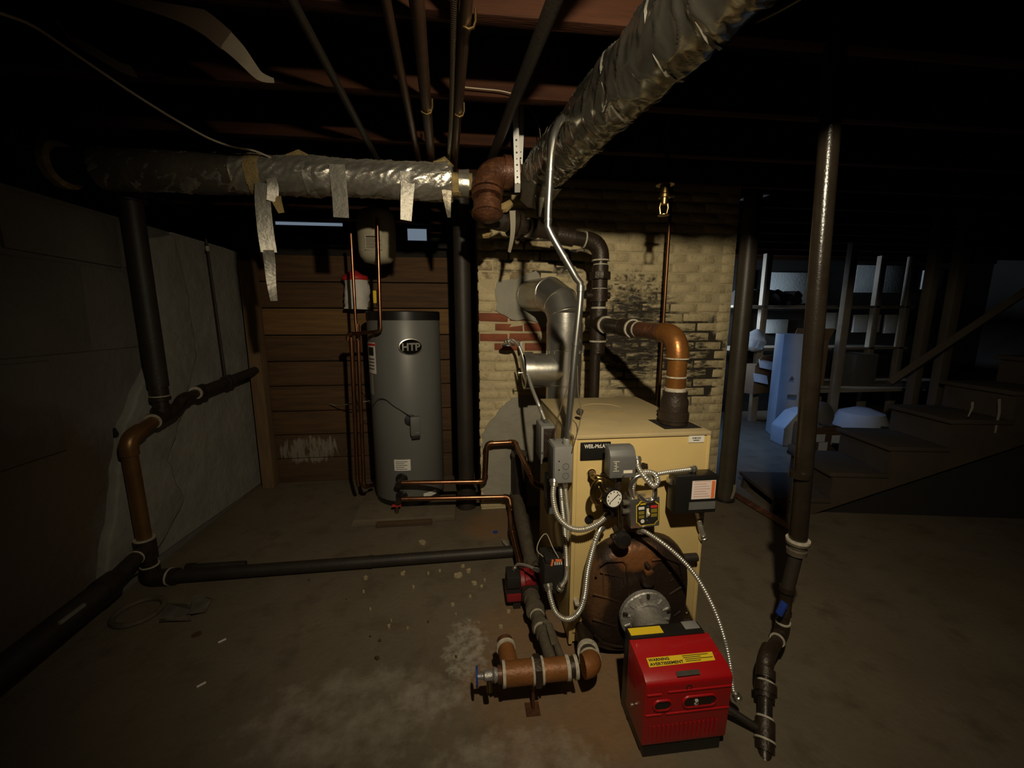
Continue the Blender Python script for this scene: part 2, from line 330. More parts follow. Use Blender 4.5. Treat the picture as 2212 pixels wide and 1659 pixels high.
def wire(name, label, pts, r, m, cat='wire', group=None):
    o = G().tube(smoothpath(pts, 0.015), r, 6).build(name, m); return tag(o, label, cat, group)
def crumple(amp, f1, f2):
    def wob(p, i, t, rr):
        a = noise.noise(p * f1); q = V((p.x + 0.7 * p.z, p.y + 0.7 * p.z, p.z * 0.55)) * f2
        b = 1 - abs(noise.noise(q)); c = 1 - abs(noise.noise(q * 2.1 + V((5, 1, 9))))
        return rr * (1 + amp * 0.7 * a + amp * 1.1 * (b ** 4 - 0.35) + amp * 0.45 * (c ** 4 - 0.35))
    return wob

# ================================================================== SETTING
o = struct(G().box((-3.2, -1.6, -0.12), (8.0, 7.0, 0)).build('floor', m_floor)); o['label'] = 'stained brown concrete basement floor'
WX = -1.74; WT = 1.858
wl = struct(G().box((WX - 0.35, -1.6, 0), (WX, 3.95, WT)).build('wall_left', m_conc))
# big blocks of the old wall (upper courses)
for (z0, z1, ys) in ((1.205, 1.60, (0.1, 0.75, 1.42, 2.03, 2.40)), (1.615, WT - 0.004, (0.1, 0.5, 1.15, 1.75, 2.28, 2.62)), (0.80, 1.19, (0.1, 0.55, 1.2, 1.85))):
    for y0, y1 in zip(ys[:-1], ys[1:]):
        g = G().box((WX - 0.05, y0 + 0.008, z0), (WX + 0.008 + random.random() * 0.006, y1 - 0.008, z1 - 0.012))
        g.v = [p + V((0, random.uniform(-.012, .012), random.uniform(-.010, .010))) for p in g.v]
        g.build('stone_block', m_conc, wl, bevel=0.006)
# lighter parging skin with a broken edge
def wallpoly(px, X): return [atx(u, v, X) for u, v in px]
def ragged(poly, amp=0.012, sub=5):
    out = []; n = len(poly)
    for i in range(n):
        a, b = poly[i], poly[(i + 1) % n]
        for k in range(sub):
            p = a.lerp(b, k / sub); p = p + V((0, noise.noise(p * 9) * amp * 2, noise.noise(p * 9 + V((7, 3, 1))) * amp * 2)); out.append(p)
    return out
pp = wallpoly([(365, 500), (372, 560), (395, 640), (378, 700), (402, 770), (412, 800), (380, 900), (378, 940), (350, 1000), (372, 1050), (388, 1090), (330, 1165), (300, 1225)], WX)
pp += [V((WX, 3.5, 0.0)), V((WX, 3.5, 1.85))]
pp = ragged(pp, 0.010); pp = [V((WX + 0.006, p.y, max(0.0, min(p.z, WT)))) for p in pp]
G().prism([p - V((0.05, 0, 0)) for p in pp], V((0.058, 0, 0))).build('parging_slab', m_parge, wl, smooth=False)
pp = wallpoly([(300, 520), (360, 505), (390, 640), (408, 770), (385, 880), (345, 990), (385, 1080), (310, 1215), (205, 1285), (215, 1180), (235, 1050), (240, 940), (285, 830), (330, 760), (320, 640)], WX)
pp = ragged(pp, 0.012)
G().prism([V((WX - 0.04, p.y, max(0.0, p.z))) for p in pp], V((0.085, 0, 0))).build('parging_patch', m_parge, wl, bevel=0.012, smooth=True, ang=60)
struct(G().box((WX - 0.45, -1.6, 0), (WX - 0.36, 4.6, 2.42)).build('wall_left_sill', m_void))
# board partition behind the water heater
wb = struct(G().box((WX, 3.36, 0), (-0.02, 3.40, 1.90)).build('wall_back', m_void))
z = 0.0; zs = []
while z < 1.80: h = random.uniform(0.195, 0.212); zs.append((z, z + h)); z += h
for i, (z0, z1) in enumerate(zs):
    k = (2, 2, 0, 0, 0, 0, 1, 0, 0)[min(i, 8)]
    G().box((WX + 0.10, 3.310 + random.uniform(0, .006), z0 + 0.004), (-0.04 - random.uniform(0, 0.03), 3.362, z1 - 0.004)).build('board', m_board[k], wb, bevel=0.004)
for X0 in (WX + 0.07,):
    G().box((X0, 3.20, 0.0), (X0 + 0.09, 3.30, 1.78)).build('stud', m_stud, wb, bevel=0.006)
G().box((-0.135, 3.22, 0), (-0.10, 3.305, 1.95)).build('stud', m_void, wb)
G().box((WX, 3.26, 1.90), (0.06, 3.42, 1.955)).build('top_plate', m_void, wb)
# rear foundation wall with little windows behind the partition
wr = struct(G().box((WX - 0.3, 3.95, 0), (1.2, 4.15, 1.95)).build('wall_rear', m_void))
def window(name, x0, x1, z0, z1, Y, m=m_sky):
    f = G(); t = 0.025
    f.box((x0 - t, Y - 0.03, z0 - t), (x1 + t, Y + 0.03, z0)); f.box((x0 - t, Y - 0.03, z1), (x1 + t, Y + 0.03, z1 + t))
    f.box((x0 - t, Y - 0.03, z0), (x0, Y + 0.03, z1)); f.box((x1, Y - 0.03, z0), (x1 + t, Y + 0.03, z1))
    o = struct(f.build(name, m_void, smooth=False)); G().box((x0, Y - 0.004, z0), (x1, Y + 0.004, z1)).build('pane', m, o, smooth=False); return o
a = at(882, 540, 3.98); b = at(922, 500, 3.98); window('window_1', a.x, b.x, a.z, b.z + 0.02, 3.98)
a = at(596, 487, 3.70); b = at(742, 482.5, 3.70); window('window_2', a.x, b.x, a.z, b.z, 3.70)
a = at(1000, 506, 3.98); b = at(985, 500, 3.98); window('window_3', b.x, a.x, a.z, b.z, 3.98)
struct(G().box((-2.2, 4.3, 1.9), (1.3, 4.4, 2.42)).build('wall_rear_sill', m_void))
# chimney
CX0, CX1, CY = 0.072, 1.865, 2.66
wc = struct(G().box((CX0 + 0.004, CY, 0), (CX1 - 0.004, 3.42, 2.40)).build('wall_chimney', m_mortar))
BH, BL, J = 0.0565, 0.196, 0.010
vars_p = []; vars_r = []
for k in range(6):
    g = G().box((-BL / 2, -0.0030, -BH / 2), (BL / 2, 0.03, BH / 2)); g.v = [p + V((random.uniform(-.003, .003), random.uniform(-.0025, .0025), random.uniform(-.003, .003))) for p in g.v]
    me = g.mesh('brick', 0.005, seg=1, ang=50); me.materials.append(m_brickp); vars_p.append(me)
    me2 = me.copy(); me2.materials.clear(); me2.materials.append(m_brickr); vars_r.append(me2)
half = []
for k in range(3):
    g = G().box((-BL / 4, -0.0030, -BH / 2), (BL / 4 - J / 2, 0.03, BH / 2)); g.v = [p + V((random.uniform(-.003, .003), random.uniform(-.0025, .0025), random.uniform(-.003, .003))) for p in g.v]
    me = g.mesh('brick', 0.005, seg=1, ang=50); me.materials.append(m_brickp); half.append(me)
row = 0; z = BH / 2 + 0.005
while z < 2.18:
    off = 0.0 if row % 2 == 0 else -(BL + J) / 2
    x = CX0 + BL / 2 + off
    while x - BL / 2 < CX1 - 0.02:
        lo, hi = x - BL / 2, x + BL / 2
        if lo < CX0 - 0.01: me = random.choice(half); px = CX0 + BL / 4
        elif hi > CX1 + 0.02: me = random.choice(half); px = CX1 - BL / 4
        else:
            red = 0.15 < x < 0.53 and 1.12 < z < 1.42
            me = random.choice(vars_r if red else vars_p); px = x
        b = bpy.data.objects.new('brick', me); COL.objects.link(b); b.parent = wc
        b.location = (px + random.uniform(-.003, .003), CY + random.uniform(-.003, .003), z + random.uniform(-.0015, .0015)); b.rotation_euler = (0, random.uniform(-.012, .012), random.uniform(-.008, .008))
        x += BL + J
    z += BH + J; row += 1
def facepatch(px, Y, th, m, name):
    poly = [at(u, v, Y) for u, v in px]; out = []
    for i in range(len(poly)):
        a, b = poly[i], poly[(i + 1) % len(poly)]
        for k in range(4):
            p = a.lerp(b, k / 4); out.append(V((p.x + noise.noise(p * 22) * 0.02, Y, max(0.002, p.z + noise.noise(p * 22 + V((4, 4, 4))) * 0.02))))
    return G().prism([p + V((0, 0.02, 0)) for p in out], V((0, -0.02 - th, 0))).build(name, m, wc, smooth=False)
facepatch([(1070, 610), (1112, 600), (1160, 585), (1186, 625), (1215, 660), (1195, 715), (1150, 690), (1105, 690), (1072, 668)], CY, 0.014, m_cement, 'cement_patch')
facepatch([(1062, 905), (1082, 882), (1112, 858), (1162, 850), (1200, 880), (1190, 1080), (1045, 1080), (1046, 985), (1040, 940)], CY, 0.014, m_cement, 'cement_patch')
# ceiling
JB = 2.17
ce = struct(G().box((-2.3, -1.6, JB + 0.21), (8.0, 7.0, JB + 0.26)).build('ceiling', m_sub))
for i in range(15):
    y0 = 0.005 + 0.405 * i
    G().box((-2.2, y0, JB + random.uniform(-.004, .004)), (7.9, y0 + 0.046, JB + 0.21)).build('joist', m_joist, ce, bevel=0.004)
# rooms round about
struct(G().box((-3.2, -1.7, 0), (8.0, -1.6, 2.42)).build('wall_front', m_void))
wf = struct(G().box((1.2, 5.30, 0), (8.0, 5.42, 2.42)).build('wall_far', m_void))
struct(G().box((1.84, 3.43, 0), (1.96, 5.30, 2.38)).build('wall_added_divider', m_void))  # unseen wall added to carry the two lamp frames
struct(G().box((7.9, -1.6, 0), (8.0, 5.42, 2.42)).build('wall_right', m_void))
fw = G(); fw.box((1.965, 3.5, 1.38), (1.995, 4.6, 1.42)); fw.box((1.965, 3.5, 2.0), (1.995, 4.6, 2.04)); fw.box((1.965, 3.5, 1.42), (1.995, 3.54, 2.0)); fw.box((1.965, 4.56, 1.42), (1.995, 4.6, 2.0)); fw.box((1.965, 4.03, 1.42), (1.995, 4.07, 2.0))
struct(fw.build('window_added_4', m_shelf, smooth=False))  # made-up frame beside the storeroom lamp, hidden by the chimney
fw = G(); fw.box((1.965, 4.70, 1.50), (1.995, 5.20, 1.54)); fw.box((1.965, 4.70, 1.98), (1.995, 5.20, 2.02)); fw.box((1.965, 4.70, 1.54), (1.995, 4.74, 1.98)); fw.box((1.965, 5.16, 1.54), (1.995, 5.20, 1.98))
struct(fw.build('window_added_5', m_shelf, smooth=False))  # made-up frame beside the far-wall fill lamp, out of view
# plaster panels of the far wall, with dark gaps
for px in ([(1600, 585, 1622, 700)], [(1655, 590, 1760, 655)], [(1840, 575, 1965, 632)], [(1985, 585, 2035, 625)], [(1598, 700, 1612, 780)], [(1645, 690, 1700, 720)], [(1775, 675, 1820, 712)], [(1838, 680, 1900, 718)], [(1905, 680, 1945, 720)]):
    for (u0, v0, u1, v1) in px:
        a = at(u0, v1, 5.3); b = at(u1, v0, 5.3)
        G().box((a.x, 5.27, a.z), (b.x, 5.31, b.z)).build('plaster_panel', m_plaster, wf, bevel=0.003)

# ================================================================== ASSUMED WORK LAMP (above and behind the frame, unseen)
t = thing('assumed_work_lamp', 'assumed unseen clamp lamp with metal reflector hung under joist', 'lamp', (ASSUMED_LIGHT.x, ASSUMED_LIGHT.y, JB))  # made-up clamp fixture around the light assumed from the shadows
ax = (ASSUMED_LIGHT - ASSUMED_LIGHT_AIM).normalized()
G().lathe([(0.105, -0.02), (0.107, -0.02), (0.085, 0.035), (0.035, 0.07), (0.030, 0.07), (0.080, 0.033)], ASSUMED_LIGHT, ax, 28, cap=False).build('reflector', m_galv, t)
G().cyl(ASSUMED_LIGHT + ax * 0.065, ASSUMED_LIGHT + ax * 0.15, 0.024, 16).build('socket', m_black, t)
G().tube([ASSUMED_LIGHT + ax * 0.11, ASSUMED_LIGHT + ax * 0.12 + V((0, 0, 0.06)), V((ASSUMED_LIGHT.x, 0.03, JB + 0.02))], 0.008, 8).build('clamp_arm', m_fit, t)
G().box((ASSUMED_LIGHT.x - 0.02, 0.0, JB - 0.02), (ASSUMED_LIGHT.x + 0.02, 0.055, JB + 0.05)).build('clamp', m_fit, t, bevel=0.003)

# ================================================================== BOILER
BX0, BX1, BY0, BY1, BZ = 0.392, 0.945, 1.40, 2.10, 0.917
t = boiler = thing('boiler', 'tan enamelled cast-iron boiler with a black nameplate', 'boiler', (0.66, 1.75, 0))
G().box((BX0 + 0.004, BY0 + 0.012, 0.02), (BX1 - 0.004, BY1, BZ - 0.012)).build('jacket', m_gold, t, bevel=0.004)
G().box((BX0, BY0 - 0.001, BZ - 0.016), (BX1, BY1 + 0.005, BZ)).build('top_panel', m_goldtop, t, bevel=0.004)
G().box((BX0 + 0.016, BY0 + 0.003, 0.07), (BX1 - 0.016, BY0 + 0.014, BZ - 0.02)).build('front_panel', m_gold, t, bevel=0.003)
for x0 in (BX0, BX1 - 0.0155): G().box((x0, BY0, 0.02 if x0 < .5 else 0.05), (x0 + 0.0155, BY0 + 0.02, BZ - 0.0165)).build('corner_trim', m_gold, t, bevel=0.003)
G().box((BX0 + 0.03, BY0 + 0.03, 0), (BX1 - 0.03, BY1 - 0.02, 0.03)).build('base', m_iron, t)
a = at(1253, 995, BY0); b = at(1320, 954, BY0)
npl = G().box((a.x, BY0 - 0.002, a.z), (b.x, BY0 + 0.006, b.z)).build('nameplate', m_black, t, bevel=0.003)
text('lettering', 'WEIL-McLAIN', 0.021, (a.x + 0.015, BY0 - 0.0024, a.z + 0.049), m_white, npl, bold=0.0005, width=0.097)
a = at(1488, 956, BY0); b = at(1522, 941, BY0)
st = G().box((a.x, BY0 - 0.0005, a.z), (b.x, BY0 + 0.004, b.z)).build('barcode_sticker', m_white, t)
g = G(); x = a.x + 0.013
while x < b.x - 0.014: wd = random.choice((.0012, .002, .003)); g.box((x, BY0 - 0.001, a.z + 0.014), (x + wd, BY0, b.z - 0.005)); x += wd + random.choice((.0012, .002))
g.box((a.x + 0.018, BY0 - 0.001, a.z + 0.007), (b.x - 0.02, BY0, a.z + 0.010)); g.build('barcode', m_blackm, st, smooth=False)
def hole(u, v, r, inner=m_blackm, cap=False):
    p = at(u, v, BY0); h = G().lathe([(r, 0.006), (r * 1.12, 0.002), (r * 1.05, -0.001), (r * 0.92, -0.0005), (r * 0.90, 0.004)], p, (0, 1, 0), 22).build('knockout_ring', m_gold if not cap else m_black, t)
    G().lathe([(r * 0.93, 0), (r * 0.93, 0.005)], p + V((0, -0.001, 0)), (0, 1, 0), 22).build('opening', inner, h); return p
hole(1278, 1022, 0.018, m_fit); p = hole(1273, 1123, 0.017, m_black, True)
G().lathe([(0.008, 0.0), (0.008, -0.006)], p, (0, 1, 0), 12).build('plug', m_black, t)
hole(1387, 1012, 0.026)
G().box((at(1375, 1012, 1.4).x, BY0 - 0.004, at(1380, 1022, 1.4).z), (at(1398, 1012, 1.4).x, BY0 + 0.002, at(1380, 1002, 1.4).z)).build('boss', m_fit, t, bevel=0.002)
# embossed ring and steam outlet opening in the top
p = fl(1300, 882, BZ); G().lathe([(0.105, 0), (0.107, 0.0025), (0.101, 0.0025), (0.099, 0)], V((p.x, p.y, BZ - 0.0005)), (0, 0, 1), 40, cap=False).build('embossed_ring', m_goldtop, t)
SX, SY = 0.850, 1.520
G().box((SX - 0.075, SY - 0.075, BZ - 0.003), (SX + 0.085, SY + 0.075, BZ + 0.0012)).build('outlet_opening', m_blackm, t)
# burner door: bulging cast-iron arch
DX, DZ, DW, DH = 0.652, 0.262, 0.214, 0.243
m_door = mat('door_iron', (0.022, 0.014, 0.010), 0.45, 0.3, (0.040, 0.022, 0.013), 8, 0.35, 0.7, 0.3, 60)
stain(m_door, (0.26, 0.10, 0.03), (0.62, 1.3, 0.45), (0.15, 1, 0.085), 9, 0.70, 0.3, amount=0.7)
stain(m_door, (0.20, 0.095, 0.04), (0.47, 1.3, 0.32), (0.075, 1, 0.2), 9, 0.70, 0.3, amount=0.6)
def arch(sc, Y, n=56):
    out = []
    for k in range(n):
        a = 2 * math.pi * k / n; c, s_ = math.cos(a), math.sin(a); e = 3.6 if s_ < 0 else (3.1 if c > 0 else 2.6)
        rr = (abs(c) ** e + abs(s_) ** e) ** (-1 / e); out.append(V((DX + DW * sc * c * rr, Y, DZ + (DH * sc + (0 if s_ < 0 else 0)) * s_ * rr)))
    return out
g = G(); lv = [(1.0, 1.408), (1.0, 1.372), (0.985, 1.352), (0.93, 1.330), (0.86, 1.318), (0.5, 1.310), (0.05, 1.308)]; n = 56
vs = []; fs = []
for sc, Y in lv: vs += arch(sc, Y)
fs = [(i * n + k, i * n + (k + 1) % n, (i + 1) * n + (k + 1) % n, (i + 1) * n + k) for i in range(len(lv) - 1) for k in range(n)] + [tuple(range((len(lv) - 1) * n, len(lv) * n)), tuple(range(n - 1, -1, -1))]
door = g.add(vs, fs).build('burner_door', m_door, t, ang=50)
def rib(px, r=0.0045, Y=1.312): G().tube([at(u, v, Y) for u, v in px], r, 8).build('rib', m_door, door)
rib([(1282, 1283), (1312, 1291), (1342, 1301)]); rib([(1281, 1337), (1308, 1346), (1330, 1353)]); rib([(1288, 1245), (1294, 1222), (1310, 1212), (1345, 1211), (1354, 1220), (1356, 1290)], 0.005)
rib([(1297, 1236), (1344, 1247)], 0.0035); rib([(1304, 1238), (1304, 1288)], 0.003); rib([(1318, 1242), (1316, 1290)], 0.003); rib([(1346, 1248), (1350, 1290)], 0.003)
rib([(1446, 1284), (1472, 1268)]); rib([(1456, 1331), (1470, 1320)]); rib([(1408, 1210), (1440, 1205), (1468, 1216), (1476, 1250)], 0.005)
rib([(1285, 1372), (1302, 1388), (1330, 1396), (1345, 1397)], 0.005); rib([(1446, 1240), (1454, 1234)], 0.003); rib([(1448, 1256), (1455, 1250)], 0.003)
p = at(1397, 1250, 1.31)
G().lathe([(0.030, 0), (0.030, -0.012), (0.024, -0.022), (0.01, -0.026)], p, (0, 1, 0.0), 20).build('sight_port', m_door, door)
G().box((p.x - 0.018, 1.285, p.z - 0.01), (p.x + 0.018, 1.312, p.z + 0.045)).build('port_arm', m_door, door, bevel=0.008)
p = at(1399, 1222, 1.30); G().lathe([(0.009, 0.02), (0.009, -0.010), (0.006, -0.014)], p, (0, 1, 0), 6).build('bolt', m_fit, door)
for u, v in ((1244, 1298), (1479, 1318)): p = at(u, v, 1.395); G().lathe([(0.010, 0.01), (0.010, -0.02), (0.006, -0.024)], p, (0, 1, 0), 6).build('bolt', m_seal if u < 1300 else m_fit, t)
for z0, z1, in ((at(1490, 1225, 1.36).z, at(1490, 1192, 1.36).z), (at(1480, 1365, 1.36).z, at(1480, 1335, 1.36).z)):
    G().cyl((DX + DW - 0.02, 1.372, (z0 + z1) / 2), (DX + DW + 0.042, 1.372, (z0 + z1) / 2), 0.017, 14).build('hinge_lug', m_irond, t)

# ================================================================== OIL BURNER
FX, FZ = 0.652, 0.240
t = thing('oil_burner', 'red oil burner with yellow warning label bolted to boiler', 'burner', (0.656, 1.05, 0))
fo = G().lathe([(0.100, 0.02), (0.100, 0.004), (0.096, 0), (0.062, -0.004), (0.060, -0.014), (0.02, -0.018)], (FX, 1.262, FZ), (0, 1, 0), 40).build('flange', m_cast, t)
G().cyl((FX, 1.262, FZ), (FX, 1.33, FZ), 0.072, 28).build('blast_tube', m_cast, t)
for k in range(12):
    a = R(20 + k * 30) ; d = V((math.cos(a), 0, math.sin(a))); q = V((FX, 1.260, FZ))
    if abs(math.sin(a) - 1) < 0.05: continue
    G().tube([q + d * 0.068, q + d * 0.090], [0.0055, 0.0045], 8).build('radial_rib', m_cast, fo)
for k in (70, 110): a = R(k); G().lathe([(0.006, 0), (0.006, -0.012), (0.003, -0.014)], V((FX + .045 * math.cos(a), 1.25, FZ + .045 * math.sin(a))), (0, 1, 0), 8).build('bolt', m_chrome, fo)
for k in (90, 15, 165): a = R(k); G().box((FX + .088 * math.cos(a) - .005, 1.252, FZ + .088 * math.sin(a) - .009), (FX + .088 * math.cos(a) + .005, 1.262, FZ + .088 * math.sin(a) + .009), Matrix.Rotation(-(a - R(90)), 3, 'Y')).build('slot_bolt', m_fit, fo, bevel=0.002)
G().tube([(FX, 1.25, FZ), (FX - 0.005, 1.215, FZ - 0.005), (FX - 0.005, 1.16, FZ - 0.01)], [0.058, 0.060, 0.075], 24).build('housing_neck', m_cast, t)
bx0, bx1 = 0.508, 0.786
prof = [(0.965, 0.052), (0.957, 0.272), (0.962, 0.281), (0.985, 0.294), (1.092, 0.312), (1.092, 0.060)]
cov = G().prism([V((bx0, y, z)) for y, z in prof], V((bx1 - bx0, 0, 0))).build('cover', m_red, t, bevel=0.006)
YF = 0.962
def face(u, v): return at(u, v, YF)
def stadium(c, hw, hh, Y, n=10):
    out = []
    for k in range(n + 1): a = R(-90 + 180 * k / n); out.append(V((c.x + hw - hh + hh * math.cos(a), Y, c.z + hh * math.sin(a))))
    for k in range(n + 1): a = R(90 + 180 * k / n); out.append(V((c.x - hw + hh + hh * math.cos(a), Y, c.z + hh * math.sin(a))))
    return out
for (u, v, hw, hh, big) in ((1430, 1521, 0.026, 0.0145, False), (1510, 1511, 0.052, 0.0165, True)):
    c = face(u, v); tilt = (0.957 - 0.965) / 0.22
    yy = 0.965 + (c.z - 0.052) * tilt
    rim = G(); n_ = 22; o1 = stadium(c, hw + 0.004, hh + 0.004, yy - 0.0045); i1 = stadium(c, hw, hh, yy - 0.0045); i0 = stadium(c, hw, hh, yy + 0.004); o0 = stadium(c, hw + 0.007, hh + 0.007, yy + 0.002)
    k = len(o1); rim.add(o0 + o1 + i1 + i0, [(r_ * k + j, r_ * k + (j + 1) % k, (r_ + 1) * k + (j + 1) % k, (r_ + 1) * k + j) for r_ in range(3) for j in range(k)])
    ri = rim.build('window_rim', m_red, cov)
    G().prism(stadium(c, hw, hh, yy - 0.0012), V((0, 0.004, 0))).build('recess', m_blackm if not big else m_door, ri, smooth=False)
    if big: text('tag', '3', 0.026, (c.x - 0.018, yy - 0.0035, c.z - 0.0095), m_white, ri, bold=0.0015)
for (z0, x0, x1) in ((face(1400, 1500).z, bx0 + 0.005, bx0 + 0.05), (face(1400, 1545).z, bx0 + 0.005, bx0 + 0.055), (face(1500, 1486).z, bx0 + 0.07, bx1 - 0.004), (face(1500, 1534).z, bx0 + 0.07, bx1 - 0.004)):
    yy = 0.965 - (z0 - 0.052) * 0.036; G().tube([V((x0, yy, z0)), V((x1, yy, z0))], 0.0035, 8).build('pressed_line', m_red, cov)
for k in range(15):
    x = bx0 + 0.035 + k * 0.0145; G().tube([V((x, 0.9645, 0.066)), V((x, 0.9615, 0.125))], 0.0028, 6).build('louvre', m_red, cov)
p = face(1487, 1482); G().lathe([(0.010, 0.004), (0.010, -0.001), (0.007, -0.0015), (0.006, 0.004)], V((p.x, 0.958, p.z)), (0, 1, 0), 16).build('screw_hole', m_blackm, cov)
def topq(u, v, dz=0.0008):  # a point of the sloped top of the cover
    r = ray(u, v); a = (0.312 - 0.294) / (1.092 - 0.985); k = (CAM_H - 0.294 - dz + a * 0.985) / (a * r.y - r.z); return EYE + r * k
q = [topq(1396, 1422), topq(1538, 1408), topq(1545, 1426), topq(1403, 1442)]
wlb = G().prism([p for p in q], V((0, 0, 0.0008))).build('warning_label', m_yel, cov, smooth=False)
ux = (q[1] - q[0]).normalized(); uy = (q[0] - q[3]).normalized(); un = ux.cross(uy)
from mathutils import Euler
def text_on(name, body, size, o_, m, parent, width, bold=0):
    cu = bpy.data.curves.new(name, 'FONT'); cu.body = body; cu.size = size; cu.extrude = 0.0003; cu.offset = bold
    tt = bpy.data.objects.new(name, cu); COL.objects.link(tt); me = bpy.data.meshes.new_from_object(tt); COL.objects.unlink(tt); bpy.data.objects.remove(tt)
    xs_ = [v_.co.x for v_ in me.vertices]; sx = width / (max(xs_) - min(xs_))
    M = Matrix(((ux.x * sx, uy.x, un.x, o_.x), (ux.y * sx, uy.y, un.y, o_.y), (ux.z * sx, uy.z, un.z, o_.z), (0, 0, 0, 1)))
    me.transform(M); me.materials.clear(); me.materials.append(m); return link(name, me, parent)
h = (q[0] - q[3]).length; L = (q[1] - q[0]).length; up_ = V((0, 0, 0.0011))
text_on('lettering', 'WARNING', h * 0.42, q[3] + uy * h * 0.58 + ux * L * 0.02 + up_, m_blackm, wlb, L * 0.31, 0.0004)
text_on('lettering', 'AVERTISSEMENT', h * 0.42, q[3] + uy * h * 0.12 + ux * L * 0.02 + up_, m_blackm, wlb, L * 0.50, 0.0004)
g = G()
for k, (a0, a1) in enumerate(((.53, .92), (.53, .80), (.55, .97), (.55, .78))):
    y = h * (0.80 - 0.2 * k); p0 = q[3] + ux * L * a0 + uy * y + up_; p1 = q[3] + ux * L * a1 + uy * y + up_; g.prism([p0, p1, p1 + uy * h * 0.07, p0 + uy * h * 0.07], un * 0.0003)
g.build('small_print', m_blackm, wlb, smooth=False)
q2 = [topq(1460, 1451), topq(1509, 1446), topq(1513, 1456), topq(1464, 1462)]; G().prism(q2, V((0, 0, 0.001))).build('rating_plate', m_chrome, cov, smooth=False)
G().box((bx0 + 0.006, 1.088, 0.045), (bx1 - 0.012, 1.140, 0.316)).build('control_housing', m_black, t, bevel=0.006)
G().box((bx0 + 0.012, 1.100, 0.3155), (bx0 + 0.125, 1.130, 0.3175)).build('yellow_strip', m_yel, t)
G().box((bx0 + 0.205, 1.105, 0.3155), (bx1 - 0.02, 1.138, 0.319)).build('terminal_cover', m_box, t, bevel=0.002)
G().box((bx0 + 0.01, 0.972, 0.0), (bx1 - 0.012, 1.15, 0.056)).build('base', m_black, t, bevel=0.003)
p = V((bx0 - 0.002, 1.03, 0.13)); G().lathe([(0.006, 0), (0.006, 0.008)], p, (-1, 0, 0), 10).build('cover_screw', m_chrome, t)
p = V((bx1, 1.07, 0.2)); G().lathe([(0.012, 0), (0.012, 0.018), (0.008, 0.02)], p, (1, 0, 0), 12).build('cable_gland', m_red, t)

# ================================================================== CONTROLS ON THE BOILER FRONT
# pressure control
t = thing('pressure_control', 'slate grey pressure control box over the dial gauge', 'control box', at(1340, 1035, 1.33))
x0, x1 = at(1318, 1000, 1.277).x, at(1374, 1000, 1.277).x; z0, z1 = 0.792, 0.902
prof = [(1.337, z0), (1.337, z1), (1.305, z1), (1.288, z1 - 0.010), (1.277, z1 - 0.03), (1.277, z0)]
bd = G().prism([V((x0, y, z)) for y, z in prof], V((x1 - x0, 0, 0))).build('cover', m_boxd, t, bevel=0.005)
g = G(); 
for k, (dx, dz, ww, hh) in enumerate(((0, .05, .022, .0014), (0, .015, .022, .0014), (.010, .018, .0016, .030), (.003, .024, .006, .0014), (.003, .034, .006, .0014), (.014, .030, .005, .0014), (.004, .044, .007, .0014))): g.box((x0 + .012 + dx, 1.2763, z0 + dz + .012), (x0 + .012 + dx + ww, 1.2772, z0 + dz + hh + .012))
g.build('scale_marks', m_cream, bd, smooth=False)
G().box((x1 - 0.045, 1.2762, z0 + 0.018), (x1 - 0.012, 1.2772, z0 + 0.029)).build('maker_plate', m_cream, bd)
G().lathe([(0.0045, 0), (0.0045, -0.003)], (x0 + 0.05, 1.277, z0 + 0.009), (0, 1, 0), 10).build('screw', m_chrome, bd)
G().cyl((x0 + 0.05, 1.315, z0), (x0 + 0.05, 1.315, 0.735), 0.012, 12).build('stem', m_fit, t)
G().cyl((x0 + 0.05, 1.315, 0.755), (x0 + 0.02, 1.405, 0.755), 0.011, 12).build('mounting_nipple', m_fit, t)
# gauge
t = thing('pressure_gauge', 'white-faced round dial gauge beside the brass loop', 'gauge', at(1327, 1077, 1.27))
gp = at(1327, 1077, 1.262); gd = V((0.18, -1, 0.10)).normalized(); rg = 0.034
G().lathe([(rg * 0.7, -0.035), (rg, -0.030), (rg * 1.05, -0.002), (rg * 1.02, 0.002), (rg * 0.92, 0.0015), (rg * 0.90, -0.002)], gp, gd, 32).build('case', m_black, t)
dl = G().lathe([(rg * 0.92, -0.003), (rg * 0.92, -0.0015)], gp, gd, 32).build('dial', m_white, t)
gx = V((0, 0, 1)).cross(gd).normalized() * 1.0; gx = gd.cross(V((0, 0, 1))).normalized() * -1; gz = gd.cross(gx).normalized()
if gz.z < 0: gz = -gz
if gx.x < 0: gx = -gx
g = G(); q = gp - gd * 0.0008
g.prism([q + (gx * -.8 + gz * -.62) * rg * .7 + gz * .0012, q + (gx * -.8 + gz * -.62) * rg * .7 - gz * .0012, q + (gx + gz * 0.8) * rg * .52 - gz * .003, q + (gx + gz * .8) * rg * .58 + gz * .001], gd * 0.0006)
g.build('needle', m_blackm, dl, smooth=False)
g = G()
for k in range(9):
    a = R(225 - 33.75 * k); c = q + (gx * math.cos(a) + gz * math.sin(a)) * rg * 0.70
    g.prism([c + gx * .002 + gz * .0022, c - gx * .002 + gz * .0022, c - gx * .002 - gz * .0022, c + gx * .002 - gz * .0022], gd * 0.0004)
g.build('numerals', m_blackm, dl, smooth=False)
G().cyl(gp - gd * 0.03, gp - gd * 0.05, 0.010, 10).build('stem', m_brass, t)
